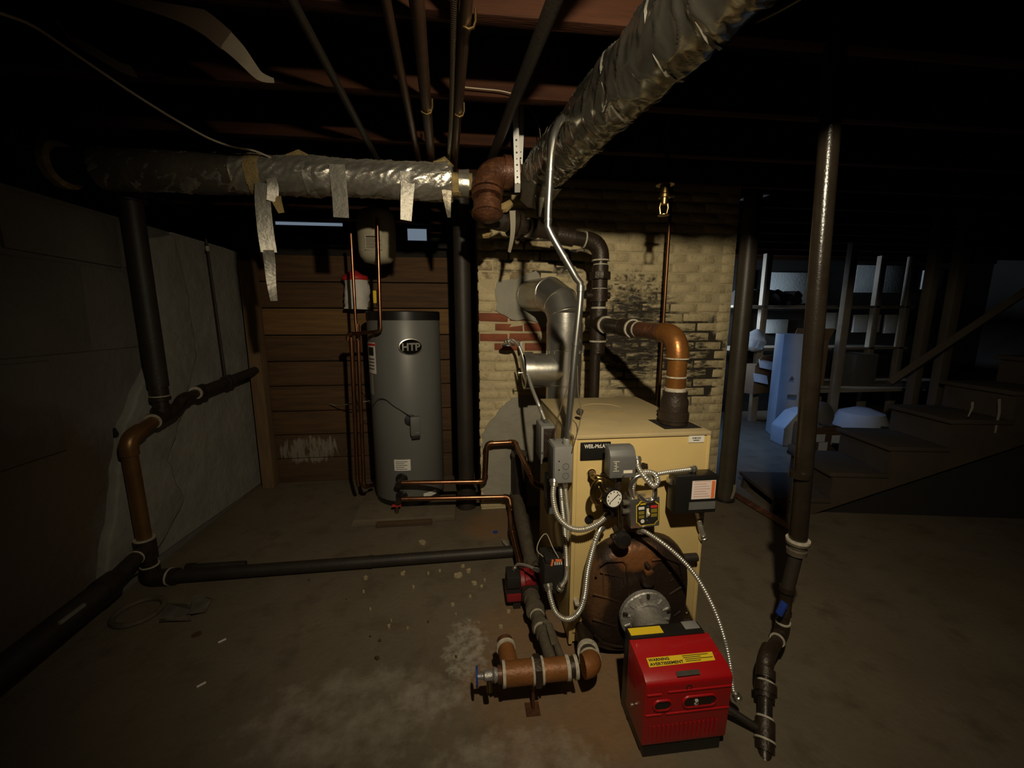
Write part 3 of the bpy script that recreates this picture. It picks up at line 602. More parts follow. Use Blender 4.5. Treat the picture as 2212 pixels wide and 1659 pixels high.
# siphon loop
t = thing('siphon_loop', 'brass pigtail loop of pipe screwed into boiler front', 'pipe', at(1278, 1022, 1.4))
c = at(1284, 1052, 1.33); pts = [at(1278, 1022, 1.405), at(1283, 1030, 1.36)]
cl = c + V((0.0, 0, -0.005))
pts += [cl + V((0.010 + 0.030 * math.sin(R(a)) * 0.85, -0.010 - a / 360 * 0.03, 0.044 * math.cos(R(a)))) for a in range(0, 361, 30)]
pts += [at(1305, 1062, 1.285), at(1316, 1070, 1.29)]
G().tube(smoothpath(pts, 0.006), 0.0118, 12).build('loop', m_brass, t)
G().cyl(at(1279, 1022, 1.39), at(1279, 1024, 1.36), 0.0125, 6).build('hex_nut', m_brass, t)
# low-water cutoff body
t = thing('low_water_cutoff', 'dark float chamber with shiny black knob above burner door', 'control', at(1345, 1150, 1.36))
G().lathe([(0.008, 0.0), (0.022, 0.003), (0.022, 0.03), (0.014, 0.04), (0.014, 0.145), (0.018, 0.15), (0.018, 0.165), (0.010, 0.17)], at(1338, 1160, 1.335), (0, 0, 1), 18).build('body', m_fit, t)
p = at(1338, 1120, 1.335); G().cyl(p, V((p.x - 0.02, 1.405, p.z)), 0.016, 14).build('nipple', m_fit, t)
G().cyl(at(1340, 1150, 1.312), at(1337, 1085, 1.312), 0.0065, 10).build('brass_tube', m_brass, t)
p = at(1346, 1168, 1.27); G().lathe([(0.012, 0.05), (0.026, 0.03), (0.031, 0.012), (0.031, 0.0), (0.026, -0.010), (0.012, -0.014)], p, (0, 1, 0), 22).build('knob', m_black, t)
G().cyl(V((p.x, 1.31, p.z)), V((p.x, 1.345, p.z + 0.01)), 0.014, 12).build('knob_shaft', m_fit, t)
G().cyl(p + V((-0.035, 0.02, 0.005)), p + V((-0.022, 0.02, 0.005)), 0.008, 8).build('drain_plug', m_fit, t)
G().cyl(at(1302, 1088, 1.36), at(1330, 1090, 1.345), 0.030, 16).build('float_chamber', m_iron, t)
# switch box
t = thing('switch_box', 'bright metal switch box with black and yellow plate', 'switch', at(1390, 1110, 1.34))
rot = Matrix.Rotation(R(-3), 3, 'Y'); sc = at(1394, 1108, 1.285); hw = 0.056
G().box(sc + V((-hw, 0, -hw * 1.04)), sc + V((hw, 0.065, hw * 1.04)), rot, sc).build('box', m_chrome, t, bevel=0.006)
fp = []
for k in range(4):
    sx_, sz_ = ((-1, -1), (1, -1), (1, 1), (-1, 1))[k]; ins = 0.014; W_, H_ = 0.043, 0.048
    a = [V((sx_ * W_, 0, sz_ * (H_ - ins))), V((sx_ * (W_ - ins * .35), 0, sz_ * (H_ - ins * .9))), V((sx_ * (W_ - ins * .9), 0, sz_ * (H_ - ins * .35))), V((sx_ * (W_ - ins), 0, sz_ * H_))]
    fp += a if sx_ * sz_ > 0 else a[::-1]
off = V((0.008, -0.001, -0.001))
pl = G().prism([sc + rot @ (p + off) for p in fp], V((0, 0.003, 0))).build('plate', m_yel, t, smooth=False)
G().prism([sc + rot @ (p * 0.94 + off + V((0, -0.0008, 0))) for p in fp], V((0, 0.001, 0))).build('plate_field', m_blackm, pl, smooth=False)
def onplate(name, x, z, ww, hh, m): G().box(sc + off + V((x - ww / 2, -0.0022, z - hh / 2)), sc + off + V((x + ww / 2, -0.0008, z + hh / 2)), rot, sc).build(name, m, pl, smooth=False)
m_olive = mat('olive_print', (0.22, 0.17, 0.02), 0.5)
onplate('white_panel', -0.024, 0.022, 0.022, 0.010, m_white); onplate('red_panel', 0.024, 0.024, 0.024, 0.009, m_redl)
for (x, z, ww, hh) in ((-0.024, 0.004, 0.021, 0.012), (-0.024, -0.012, 0.021, 0.010), (0.024, 0.008, 0.023, 0.014), (0.024, -0.010, 0.023, 0.012)): onplate('small_print', x, z, ww, hh, m_olive)
onplate('caption', -0.018, 0.038, 0.020, 0.004, m_yel); onplate('slot', 0.0, 0.002, 0.009, 0.034, m_cream)
G().box(sc + off + V((-0.003, -0.011, -0.008)), sc + off + V((0.004, -0.001, 0.006)), Matrix.Rotation(R(25), 3, 'X')).build('toggle', m_cream, pl, bevel=0.001)
G().lathe([(0.0075, 0), (0.0075, -0.001)], sc + off + V((-0.018, -0.001, -0.030)), (0, 1, 0), 14).build('round_mark', m_white, pl)
for zz in (0.027, -0.028): G().lathe([(0.003, 0), (0.003, -0.002)], sc + off + V((0.0, -0.001, zz)), (0, 1, 0), 8).build('screw', m_chrome, pl)
for zz in (0.03, -0.005): G().cyl(sc + V((-hw, 0.03, zz)), sc + V((-hw - 0.02, 0.03, zz)), 0.010, 8).build('side_connector', m_chrome, t)
G().tube(smoothpath([at(1368, 1080, 1.30), at(1362, 1052, 1.29), at(1374, 1030, 1.285), at(1400, 1028, 1.285), at(1414, 1050, 1.285), at(1412, 1078, 1.285), at(1395, 1082, 1.285), at(1380, 1072, 1.287)], 0.008), 0.0085, 10).build('handle_ring', m_emt, t)
# ignition control
t = thing('ignition_control', 'black control box with white label on boiler right edge', 'control box', at(1490, 1100, 1.38))
x0, x1, z0, z1 = 0.757, 0.922, 0.628, 0.778
G().box((x0, 1.300, z0), (x1, 1.362, z1)).build('housing', m_black, t, bevel=0.006)
G().box((x0 + 0.03, 1.360, z0 + 0.03), (x1 - 0.03, 1.402, z1 - 0.03)).build('mounting_base', m_black, t)
lb = G().box((x0 + 0.062, 1.2985, z0 + 0.058), (x0 + 0.155, 1.3005, z1 - 0.02)).build('white_label', mat('pink_white_label', (0.78, 0.66, 0.60), 0.6), t)
g = G(); g.box((x0 + 0.139, 1.2978, z0 + 0.06), (x0 + 0.152, 1.2986, z1 - 0.022)); g.build('red_band', m_orangep, lb, smooth=False)
g = G()
for k in range(7): g.box((x0 + 0.070, 1.298, z0 + 0.068 + k * 0.0098), (x0 + 0.134 - (k % 3) * 0.008, 1.2986, z0 + 0.0695 + k * 0.0098))
g.build('print_lines', mat('pink_print', (0.5, 0.22, 0.18), 0.6), lb, smooth=False)
G().box((x0 + 0.055, 1.2985, z0 + 0.016), (x0 + 0.160, 1.3005, z0 + 0.046)).build('grey_plate', m_boxd, t)
G().box((x0 - 0.008, 1.33, z1 - 0.045), (x0 + 0.004, 1.36, z1 - 0.025)).build('side_tab', m_chrome, t)

# flexible conduits in front
flex('flexible_conduit', 'corrugated conduit curling from slate control box into a ring', [at(1376, 993, 1.32), at(1379, 1010, 1.30), at(1392, 1030, 1.275), at(1412, 1050, 1.265), at(1421, 1038, 1.265), at(1412, 1022, 1.275), at(1390, 1020, 1.29), at(1373, 1032, 1.30), at(1366, 1058, 1.30), at(1365, 1082, 1.31)], 0.0105)
flex('flexible_conduit', 'short corrugated conduit reaching top of black control box', [at(1408, 1026, 1.31), at(1440, 1020, 1.32), at(1470, 1016, 1.325), at(1497, 1013, 1.335)], 0.0095)
flex('flexible_conduit', 'corrugated conduit sweeping from switch box to red burner', [at(1382, 1146, 1.31), at(1400, 1152, 1.27), at(1450, 1188, 1.22), at(1500, 1240, 1.18), at(1540, 1310, 1.13), at(1565, 1380, 1.09), at(1578, 1440, 1.06), at(1584, 1490, 1.04), at(1592, 1505, 1.035)], 0.0088)
flex('flexible_conduit', 'corrugated conduit dangling below black control box', [at(1509, 1108, 1.37), at(1511, 1130, 1.37), at(1519, 1160, 1.39)], 0.011)
flex('flexible_conduit', 'corrugated conduit looping across boiler front below gauge', [at(1197, 1040, 1.43), at(1195, 1075, 1.40), at(1205, 1115, 1.37), at(1232, 1140, 1.34), at(1262, 1143, 1.33), at(1295, 1128, 1.33), at(1318, 1103, 1.345)], 0.0125)
flex('flexible_conduit', 'corrugated conduit making a wide U beside burner door', [at(1297, 1140, 1.36), at(1285, 1170, 1.335), at(1270, 1230, 1.325), at(1262, 1290, 1.32), at(1248, 1325, 1.325), at(1225, 1338, 1.345), at(1202, 1325, 1.37), at(1190, 1295, 1.40), at(1184, 1265, 1.43)], 0.0120)
flex('flexible_conduit', 'corrugated conduit hanging straight at boiler left corner', [at(1211, 1042, 1.46), at(1213, 1080, 1.46), at(1220, 1150, 1.455), at(1224, 1220, 1.45), at(1222, 1250, 1.455), at(1210, 1270, 1.465)], 0.0105)
flex('flexible_conduit', 'corrugated conduit hanging closest to boiler side panel', [at(1220, 1042, 1.44), at(1224, 1085, 1.45), at(1228, 1130, 1.46), at(1226, 1180, 1.47), at(1222, 1200, 1.48)], 0.0095)

# ================================================================== BOXES ON THE BOILER'S LEFT SIDE
def ebox(name, label, lo, hi, m=m_box, bev=0.004): 
    t = thing(name, label, 'junction box', ((lo[0] + hi[0]) / 2, (lo[1] + hi[1]) / 2, lo[2])); G().box(lo, hi).build('box', m, t, bevel=bev); return t
t = ebox('junction_box', 'open rounded grey junction box high on boiler side', (0.325, 1.72, 0.69), (0.397, 1.86, 0.868), bev=0.012)
G().box((0.335, 1.715, 0.70), (0.390, 1.722, 0.858)).build('opening', m_door, t, bevel=0.006)
fr = G(); fr.box((0.325, 1.712, 0.69), (0.337, 1.722, 0.868)); fr.box((0.337, 1.712, 0.856), (0.392, 1.722, 0.868)); fr.build('rim', m_box, t, bevel=0.002)
G().lathe([(0.006, 0), (0.006, 0.004)], (0.332, 1.712, 0.745), (0, -1, 0), 10).build('screw', m_chrome, t)
t = ebox('junction_box', 'dusty grey junction box at foot of steel conduit', (0.322, 1.415, 0.722), (0.397, 1.53, 0.868))
for dz in (0.03, 0.068): G().lathe([(0.014, 0.004), (0.014, -0.001), (0.010, -0.001), (0.009, 0.001), (0.003, 0.001), (0.002, -0.0005)], (0.367, 1.415, 0.722 + dz), (0, 1, 0), 18).build('knockout', m_boxd, t)
for dx, dz in ((0.02, 0.055), (0.02, 0.09)): G().lathe([(0.003, 0), (0.003, -0.001)], (0.320 + dx, 1.415, 0.722 + dz), (0, 1, 0), 8).build('screw_hole', m_blackm, t)
G().box((0.318, 1.42, 0.727), (0.323, 1.525, 0.863)).build('side_cover', m_boxd, t, bevel=0.002)
t = ebox('utility_box', 'narrow slate grey utility box below the junction boxes', (0.335, 1.60, 0.497), (0.397, 1.68, 0.665), m_boxd)
G().lathe([(0.010, 0), (0.010, -0.002)], (0.36, 1.60, 0.64), (0, 1, 0), 10).build('toggle', m_box, t)
t = thing('aquastat_relay', 'open black relay box with orange wire ends, boiler lower left', 'control box', (0.335, 1.52, 0.21))
G().box((0.300, 1.47, 0.205), (0.397, 1.60, 0.340)).build('box', m_blackm, t, bevel=0.003)
G().box((0.305, 1.475, 0.340), (0.385, 1.53, 0.362)).build('terminal_block', m_blackm, t, bevel=0.003)
G().box((0.328, 1.468, 0.335), (0.336, 1.474, 0.362), Matrix.Rotation(R(12), 3, 'Y')).build('orange_tag', m_orangep, t)
G().box((0.346, 1.468, 0.352), (0.372, 1.476, 0.360), Matrix.Rotation(R(5), 3, 'Y')).build('orange_tag', m_orangep, t)
for k in range(4): G().box((0.342 + k * 0.009, 1.469, 0.338), (0.347 + k * 0.009, 1.474, 0.350)).build('terminal', m_white, t)
G().tube(smoothpath([(0.30, 1.50, 0.36), (0.275, 1.51, 0.385), (0.29, 1.53, 0.42), (0.32, 1.54, 0.44), (0.34, 1.50, 0.40), (0.362, 1.48, 0.362)], 0.01), 0.0022, 6).build('wire_loop', m_cable, t)

# steel conduit from the ceiling
pts = [at(1225, 962, 1.45), at(1240, 780, 1.46), at(1254, 630, 1.47), at(1244, 600, 1.47), at(1190, 505, 1.48), at(1184, 478, 1.48), at(1187, 400, 1.48), at(1192, 320, 1.48), at(1200, 282, 1.49), at(1214, 258, 1.53), at(1240, 243, 1.62)]
t = thing('steel_conduit', 'shiny bent steel conduit rising from junction box to ceiling', 'conduit', pts[0])
G().tube(smoothpath(pts, 0.02), 0.0132, 16).build('tube', m_emt, t)
for u, v in ((1190, 372), (1183, 482), (1216, 560), (1255, 630), (1243, 748)):
    i = min(range(len(pts)), key=lambda k: abs((at(u, v, 1.475) - pts[k]).length)); 
    SP = smoothpath(pts, 0.01); j = min(range(len(SP) - 1), key=lambda k: (SP[k] - at(u, v, SP[k].y)).length)
    G().cyl(SP[j], SP[j + 1], 0.0152, 14).build('strap', m_emt, t)
G().lathe([(0.018, -0.03), (0.018, -0.012), (0.015, -0.01), (0.015, 0.012), (0.0125, 0.016)], at(1224, 955, 1.45), (0, 0, 1), 12).build('connector', m_box, t)
flex('flexible_conduit', 'thin corrugated conduit arching down to the open box', [at(1095, 738, 2.50), at(1108, 735, 2.46), at(1122, 750, 2.38), at(1135, 790, 2.25), at(1148, 835, 2.05), at(1166, 880, 1.85), at(1180, 915, 1.78)], 0.0105)
t = thing('ceiling_sensor', 'round metal sensor canopy standing off bare red brick', 'sensor', at(1097, 745, 2.5))
p = at(1097, 744, 2.50); G().lathe([(0.045, -0.008), (0.045, 0.0), (0.034, 0.010), (0.014, 0.016)], p, (0, 0, 1), 24).build('canopy', m_emt, t)
G().box((p.x - 0.008, p.y, p.z + 0.006), (p.x + 0.008, CY - 0.004, p.z + 0.012)).build('bracket', m_galv, t)
G().box((at(1123, 770, 2.5).x, 2.49, at(1123, 755, 2.5).z), (at(1128, 770, 2.5).x, 2.6, at(1123, 738, 2.5).z)).build('bracket_arm', m_galv, t)

wire('control_wire', 'thin dark wire dropping left of steel conduit into box', [at(1243, 790, 1.47), at(1228, 830, 1.46), at(1212, 880, 1.46), at(1199, 930, 1.47), at(1199, 950, 1.50), at(1206, 958, 1.52)], 0.0018, m_wire)
wire('control_wire', 'thin dark wire looping right of steel conduit over boiler edge', [at(1247, 790, 1.47), at(1249, 850, 1.45), at(1255, 885, 1.43), at(1252, 915, 1.39), at(1244, 945, 1.38), at(1240, 960, 1.385), at(1236, 975, 1.40)], 0.0018, m_wire)
tag(G().tube([at(1246, 892, 1.60), at(1252, 890, 1.60), at(1260, 888, 1.60)], [0.006, 0.016, 0.005], 8, wob=crumple(0.6, 60, 60)).build('dust_clump', m_dust0), 'small dark clump of lint on boiler top', 'lint')
# ================================================================== FLUE
FXc, FYc, FR = 0.560, 2.265, 0.103
t = thing('flue_pipe', 'galvanized sheet-metal flue pipe entering the chimney', 'flue', (FXc, FYc, 0.5))
G().cyl((FXc, FYc, 0.45), (FXc, FYc, 1.18), FR, 32).build('lower_pipe', m_galv, t)
G().tube([(FXc, FYc, 1.17), (FXc, FYc, 1.19), (FXc, FYc, 1.33)], [FR * 1.0, FR * 1.02, FR * 1.02], 32).build('upper_pipe', m_galv, t)
ep = [V((FXc, FYc, 1.31)), V((FXc, FYc, 1.375)), V((FXc - 0.018, FYc + 0.045, 1.445)), V((FXc - 0.06, FYc + 0.15, 1.500)), V((0.425, 2.635, 1.505)), V((0.42, 2.658, 1.505))]
for a, b in zip(ep[:-1], ep[1:]):
    d = (b - a).normalized(); G().tube([a - d * 0.012, b + d * 0.012], FR * 0.995 if a is not ep[0] else FR * 0.99, 32).build('elbow_gore', m_galv, t)
for p in ep[1:4]:
    i = ep.index(p); d = (ep[i + 1] - ep[i - 1]).normalized(); G().lathe([(FR, -0.004), (FR * 1.03, -0.002), (FR * 1.03, 0.002), (FR, 0.004)], p, d, 32).build('seam_bead', m_galv, t)
for z in (1.18, 1.325, 0.97): G().lathe([(FR, -0.006), (FR * 1.025, -0.003), (FR * 1.025, 0.003), (FR, 0.006)], (FXc, FYc, z), (0, 0, 1), 32).build('seam_bead', m_galv, t)
for k in range(16): a = R(k * 22.5); G().box((FXc + FR * 1.0 * math.cos(a) - .003, FYc + FR * 1.0 * math.sin(a) - .003, 1.155), (FXc + FR * 1.02 * math.cos(a) + .003, FYc + FR * 1.02 * math.sin(a) + .003, 1.172)).build('crimp', m_galv, t)
tz = 1.055
G().cyl((FXc - 0.02, FYc, tz), (0.372, FYc, tz), FR * 0.97, 32).build('tee_branch', m_galv, t)
t2 = thing('draft_damper', 'round barometric damper on the flue side branch', 'damper', (0.33, FYc, tz))
g = G(); ro, ri_ = FR * 1.06, FR * 0.93
g.lathe([(ro, 0.0), (ro, -0.05), (ri_, -0.05), (ri_, 0.0)], (0.372, FYc, tz), (1, 0, 0), 32).build('collar', m_galv, t2)
G().box((0.329, FYc - 0.088, tz - 0.003), (0.331, FYc + 0.088, tz + 0.003)).build('pivot_rod', m_emt, t2)
g = G().lathe([(FR * 0.88, 0), (FR * 0.90, 0.004), (FR * 0.86, 0.007), (0.02, 0.009)], (0.322, FYc, tz), V((-1, 0, -0.22)), 32).build('gate', m_galv, t2)
G().cyl((0.315, FYc - 0.02, tz - 0.01), (0.285, FYc - 0.02, tz - 0.012), 0.004, 8).build('weight_screw', m_emt, t2)
G().cyl((0.296, FYc - 0.02, tz - 0.012), (0.288, FYc - 0.02, tz - 0.012), 0.014, 14).build('weight', m_emt, t2)

# ================================================================== STEAM PIPING
PR = 0.0385
t = thing('steam_riser', 'copper-toned steam riser leaving boiler top with heat-tinted elbow', 'pipe', (SX, SY, BZ))
zE = 1.288; T0 = V((0.752, 2.235, 1.325))
coup = [V((SX, SY, BZ + 0.0)), V((SX, SY, BZ + 0.125))]
G().lathe([(PR * 1.05, 0), (PR * 1.45, 0.004), (PR * 1.45, 0.018), (PR * 1.55, 0.020), (PR * 1.55, 0.052), (PR * 1.4, 0.056), (PR * 1.42, 0.10), (PR * 1.25, 0.118), (PR * 1.28, 0.140), (PR * 1.05, 0.142)], coup[0], (0, 0, 1), 30).build('reducing_coupling', m_fit, t)
band(t, (SX, SY, BZ + 0.148), (0, 0, 1), PR * 1.12, 0.014, m_seal)
G().cyl((SX, SY, BZ + 0.14), (SX, SY, BZ + 0.20), PR * 1.02, 26).build('nipple', m_orange, t)
band(t, (SX, SY, BZ + 0.20), (0, 0, 1), PR * 1.08, 0.006, m_seal)
dT = (T0 - V((SX, SY, zE))).normalized(); 
G().cyl((SX, SY, BZ + 0.20), (SX, SY, zE - 0.085), PR * 1.0, 26).build('pipe', m_orange, t)
_, arcs = fillet([V((SX, SY, zE - 0.2)), V((SX, SY, zE)), V((SX, SY, zE)) + dT * 0.3], 0.095, 10)
G().tube(arcs[0], PR * 1.14, 26).build('elbow', m_orange, t)
band(t, (SX, SY, zE - 0.095), (0, 0, 1), PR * 1.17, 0.005, m_seal)
E0 = V((SX, SY, zE)); 
G().cyl(E0 + dT * 0.09, E0 + dT * 0.30, PR * 0.97, 24).build('pipe', m_rust, t)
band(t, E0 + dT * 0.105, dT, PR * 1.10, 0.03, m_rust, 'collar')
band(t, E0 + dT * 0.30, dT, PR * 1.03, 0.010, m_seal)
G().tube([E0 + dT * 0.30, E0 + dT * 0.345, E0 + dT * 0.36, E0 + dT * 0.44], [PR * 0.98, PR * 1.0, PR * 1.18, PR * 1.2], 24).build('coupling', m_fit, t)
band(t, E0 + dT * 0.352, dT, PR * 1.2, 0.010, m_seal); band(t, E0 + dT * 0.44, dT, PR * 1.17, 0.007, m_seal)
G().cyl(E0 + dT * 0.44, T0 - dT * 0.06, PR, 24).build('pipe', m_iron, t)
band(t, T0 - dT * 0.085, dT, PR * 1.25, 0.014, m_seal)
tb = thing('steam_header', 'black iron steam header with union rising beside flue', 'pipe', T0)
G().tube([T0 - dT * 0.08, T0 + dT * 0.08], PR * 1.28, 24).build('tee', m_fit, tb)
G().tube([T0 + V((0, 0, -0.10)), T0 + V((0, 0, 0.085))], PR * 1.25, 24).build('tee', m_fit, tb)
zc = lambda u, v: at(u, v, T0.y).z
EQX = T0 + V((-0.035, 0.02, 0)); 
band(tb, T0 + V((0, 0, -0.10)), (0, 0, 1), PR * 1.27, 0.010, m_seal)
G().cyl(T0 + V((0, 0, -0.10)), T0 + V((0, 0, -0.17)), PR * 1.1, 22).build('reducer', m_fit, tb)
G().cyl(T0 + V((-0.012, 0, -0.16)), V((T0.x - 0.012, T0.y, 0.35)), 0.030, 20).build('equalizer_pipe', m_iron, tb)
zt = T0.z
band(tb, T0 + V((0, 0, 0.09)), (0, 0, 1), PR * 1.15, 0.012, m_seal)
cyls = [(0.09, 0.125, PR, m_iron, 'nipple'), (0.125, 0.195, PR * 1.25, m_fit, 'valve_body')]
for a, b, r_, mm, nn in cyls: G().cyl(T0 + V((0, 0, a)), T0 + V((0, 0, b)), r_, 22).build(nn, mm, tb)
G().cyl(T0 + V((-0.075, 0, 0.16)), T0 + V((0.06, 0, 0.16)), 0.02, 12).build('valve_boss', m_fit, tb)
band(tb, T0 + V((0, 0, 0.20)), (0, 0, 1), PR * 1.12, 0.008, m_seal)
G().cyl(T0 + V((0, 0, 0.20)), T0 + V((0, 0, 0.25)), PR * 1.15, 22).build('union_end', m_fit, tb)
G().cyl(T0 + V((0, 0, 0.248)), T0 + V((0, 0, 0.29)), PR * 1.62, 8).build('union_nut', m_fit, tb, bevel=0.004)
G().cyl(T0 + V((0, 0, 0.288)), T0 + V((0, 0, 0.325)), PR * 1.2, 22).build('union_end', m_fit, tb)
zTop = at(1297, 525, T0.y).z
p1 = V((T0.x, T0.y, zTop)); p2 = V((0.50, 2.22, zTop + 0.035)); p3 = V((0.10, 2.08, zTop + 0.085))
G().cyl(T0 + V((0, 0, 0.32)), p1 - V((0, 0, 0.08)), PR, 24).build('pipe', m_iron, tb)
band(tb, T0 + V((0, 0, 0.33)), (0, 0, 1), PR * 1.08, 0.006, m_seal); band(tb, p1 - V((0, 0, 0.095)), (0, 0, 1), PR * 1.28, 0.008, m_seal)
d12 = (p2 - p1).normalized(); d23 = (p3 - p2).normalized()
_, arcs = fillet([p1 - V((0, 0, 0.2)), p1, p1 + d12 * 0.2], 0.085, 8); G().tube([arcs[0][0] - V((0, 0, .012))] + arcs[0] + [arcs[0][-1] + d12 * .012], PR * 1.24, 24).build('elbow', m_fit, tb)
band(tb, p1 + d12 * 0.10, d12, PR * 1.2, 0.008, m_seal)
G().cyl(p1 + d12 * 0.08, p2, PR, 24).build('pipe', m_iron, tb)
G().cyl(p2 - d12 * 0.09, p2 + d12 * 0.01, PR * 1.28, 24).build('coupling', m_fit, tb)
G().cyl(p2, p3, PR, 24).build('pipe', m_iron, tb)
for k, (dd, rr, ll, mm) in enumerate(((0.16, 1.32, 0.05, m_fit), (0.185, 1.34, 0.010, m_seal), (0.25, 1.75, 0.022, m_fit), (0.278, 1.75, 0.022, m_fit), (0.33, 1.3, 0.05, m_fit))): band(tb, p2 + d23 * dd, d23, PR * rr, ll, mm, ('coupling', 'sealant_ring', 'flange', 'flange', 'coupling')[k])
RE = V((0.105, 1.99, 0)); zR = at(1110, 372, 1.99).z
G().tube(fillet([p2 + d23 * 0.34, p3, V((RE.x, RE.y, p3.z + 0.1))], 0.08, 8)[0], PR * 1.35, 24).build('black_elbow', m_irond, tb)
# rusty elbow
t = thing('rusty_elbow', 'big rusty cast-iron elbow hung by perforated strap', 'pipe fitting', (RE.x, RE.y, p3.z))
lowp = V((RE.x - 0.005, RE.y - 0.06, at(1040, 462, 1.95).z)); cor = V((RE.x + 0.0, RE.y, zR)); rgt = V((0.28, RE.y + 0.02, zR))
_, arcs = fillet([lowp, cor, rgt], 0.105, 10)
rr = 0.066
G().tube(arcs[0], rr, 28).build('elbow', m_rust, t)
dlow = (arcs[0][0] - lowp).normalized(); s0 = arcs[0][0]
G().cyl(s0 - dlow * 0.02, s0 + dlow * 0.012, rr * 1.14, 28).build('rim', m_rust, t)
G().cyl(lowp, s0, PR * 1.2, 24).build('nipple', m_rust, t)
G().cyl(s0 - dlow * 0.05, s0 - dlow * 0.026, rr * 1.08, 28).build('ring', m_rust, t)
G().cyl(lowp - dlow * 0.01, lowp + dlow * 0.045, rr * 1.0, 28).build('socket', m_rust, t)
G().lathe([(0.012, -0.030), (rr * 0.45, -0.027), (rr * 0.80, -0.016), (rr * 0.96, -0.004), (rr * 1.12, -0.002), (rr * 1.12, 0.008), (rr * 0.95, 0.014)], lowp - dlow * 0.008, dlow, 28).build('plug', m_rust, t)
dr = (rgt - arcs[0][-1]).normalized(); e0 = arcs[0][-1]
G().cyl(e0 - dr * 0.012, e0 + dr * 0.022, rr * 1.14, 28).build('rim', m_rust, t)
G().cyl(e0 + dr * 0.02, e0 + dr * 0.05, rr * 0.95, 28).build('bush', m_rust, t)
G().cyl(e0 + dr * 0.045, e0 + dr * 0.06, rr * 1.05, 28).build('ring', m_rust, t)
G().cyl(e0, rgt + dr * 0.10, PR * 1.08, 24).build('pipe', m_irond, t)
# perforated strap
t = thing('perforated_strap', 'white perforated metal strap hanging down to black pipe', 'strap', at(1122, 262, 1.95))
for (u0, v0, u1, v1, Y, wd) in ((1114, 262, 1118, 396, 1.925, 0.026), (1127, 275, 1124, 355, 2.02, 0.022)):
    a = at(u0, v0, Y); b = at(u1, v1, Y); s_ = G().ribbon([a + V((0, 0, 0.12)), a, a.lerp(b, 0.5), b, b + V((0.003, 0.03, -0.03))], V((1, 0, 0)), wd, 0.0015).build('band', m_strap, t)
    nh = int((a - b).length / 0.026)
    for k in range(nh + 4):
        q = b.lerp(a, k / nh) if nh else a
        if q.z > JB - 0.01: continue
        G().lathe([(0.0045 if k % 2 else 0.003, 0), (0.0045 if k % 2 else 0.003, -0.0006)], q + V((0, -0.0012, 0)), (0, 1, 0), 8).build('punched_hole', m_blackm, s_)

# ================================================================== INSULATED DUCTS
def wrinkle(amp, f, step, skew=0.55):
    def wob(p, i, t, rr):
        s_ = i * step; h = 0
        q = V((s_ * f + t * skew, 0.75 * math.cos(t), 0.75 * math.sin(t) + s_ * 1.2))
        b = 1 - abs(noise.noise(q)); c = 1 - abs(noise.noise(V((q.x * 1.9 - t * 0.9 + 9, q.y * 1.3, q.z * 1.3)))); a = noise.noise(p * 5)
        return rr * (1 + amp * 0.8 * a + amp * (b ** 9 - 0.15) + amp * 0.6 * (c ** 10 - 0.12))
    return wob
def foil(name, label, pts, r, m, step=0.008, n=80, amp=0.07, ends=None, f=(7, 16), skew=0.8):
    t = thing(name, label, 'insulated pipe', pts[0])
    P = smoothpath(pts, step); rs = r if isinstance(r, (list, tuple)) else [r] * len(P)
    G().tube(P, rs, n, wob=wrinkle(amp, f[1], step, skew)).build('foil_jacket', m, t, ang=80)
    return t, P
yD, zD = 2.10, 2.018
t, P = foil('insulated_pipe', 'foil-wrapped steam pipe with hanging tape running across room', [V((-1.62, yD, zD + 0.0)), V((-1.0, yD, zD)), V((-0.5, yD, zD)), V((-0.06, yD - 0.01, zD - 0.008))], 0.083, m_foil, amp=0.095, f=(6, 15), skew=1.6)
ja = t
G().tube(smoothpath([V((-1.62, yD, zD)), V((-1.35, yD, zD)), V((-1.05, yD, zD))], 0.03), 0.087, 36, wob=crumple(0.06, 8, 14)).build('dusty_sleeve', m_foild, t, ang=70)
G().tube([V((-0.10, yD, zD - 0.01)), V((0.035, yD, zD - 0.012))], [0.055, 0.045], 20, wob=crumple(0.2, 20, 20)).build('torn_end', m_fibre, t)
G().tube([V((-0.03, yD, zD - 0.005)), V((0.02, yD, zD - 0.005))], 0.058, 20, wob=crumple(0.15, 20, 20)).build('foil_end', m_foil, t)
G().cyl(V((-0.05, yD, zD)), V((0.35, yD + 0.02, zD)), 0.042, 20).build('inner_pipe', m_irond, t)
for x0, ln, mm in ((-0.985, 0.055, m_fibre), (-0.735, 0.035, m_tape), (-0.14, 0.06, m_foil)):
    G().tube([V((x0, yD, zD)), V((x0 + ln / 2, yD, zD)), V((x0 + ln, yD, zD))], 0.0885, 36, wob=crumple(0.09, 18, 30)).build('wrap_band', mm, t)
G().tube([V((-0.84, yD - 0.02, zD + 0.07)), V((-0.76, yD - 0.02, zD + 0.08)), V((-0.70, yD - 0.02, zD + 0.072))], [0.012, 0.022, 0.010], 10, wob=crumple(0.4, 40, 40)).build('fibre_tuft', m_fibre, t)
G().tube([V((-0.15, yD - 0.02, zD + 0.075)), V((-0.10, yD - 0.02, zD + 0.085)), V((-0.06, yD - 0.02, zD + 0.06))], [0.012, 0.025, 0.012], 10, wob=crumple(0.4, 40, 40)).build('fibre_tuft', m_fibre, t)
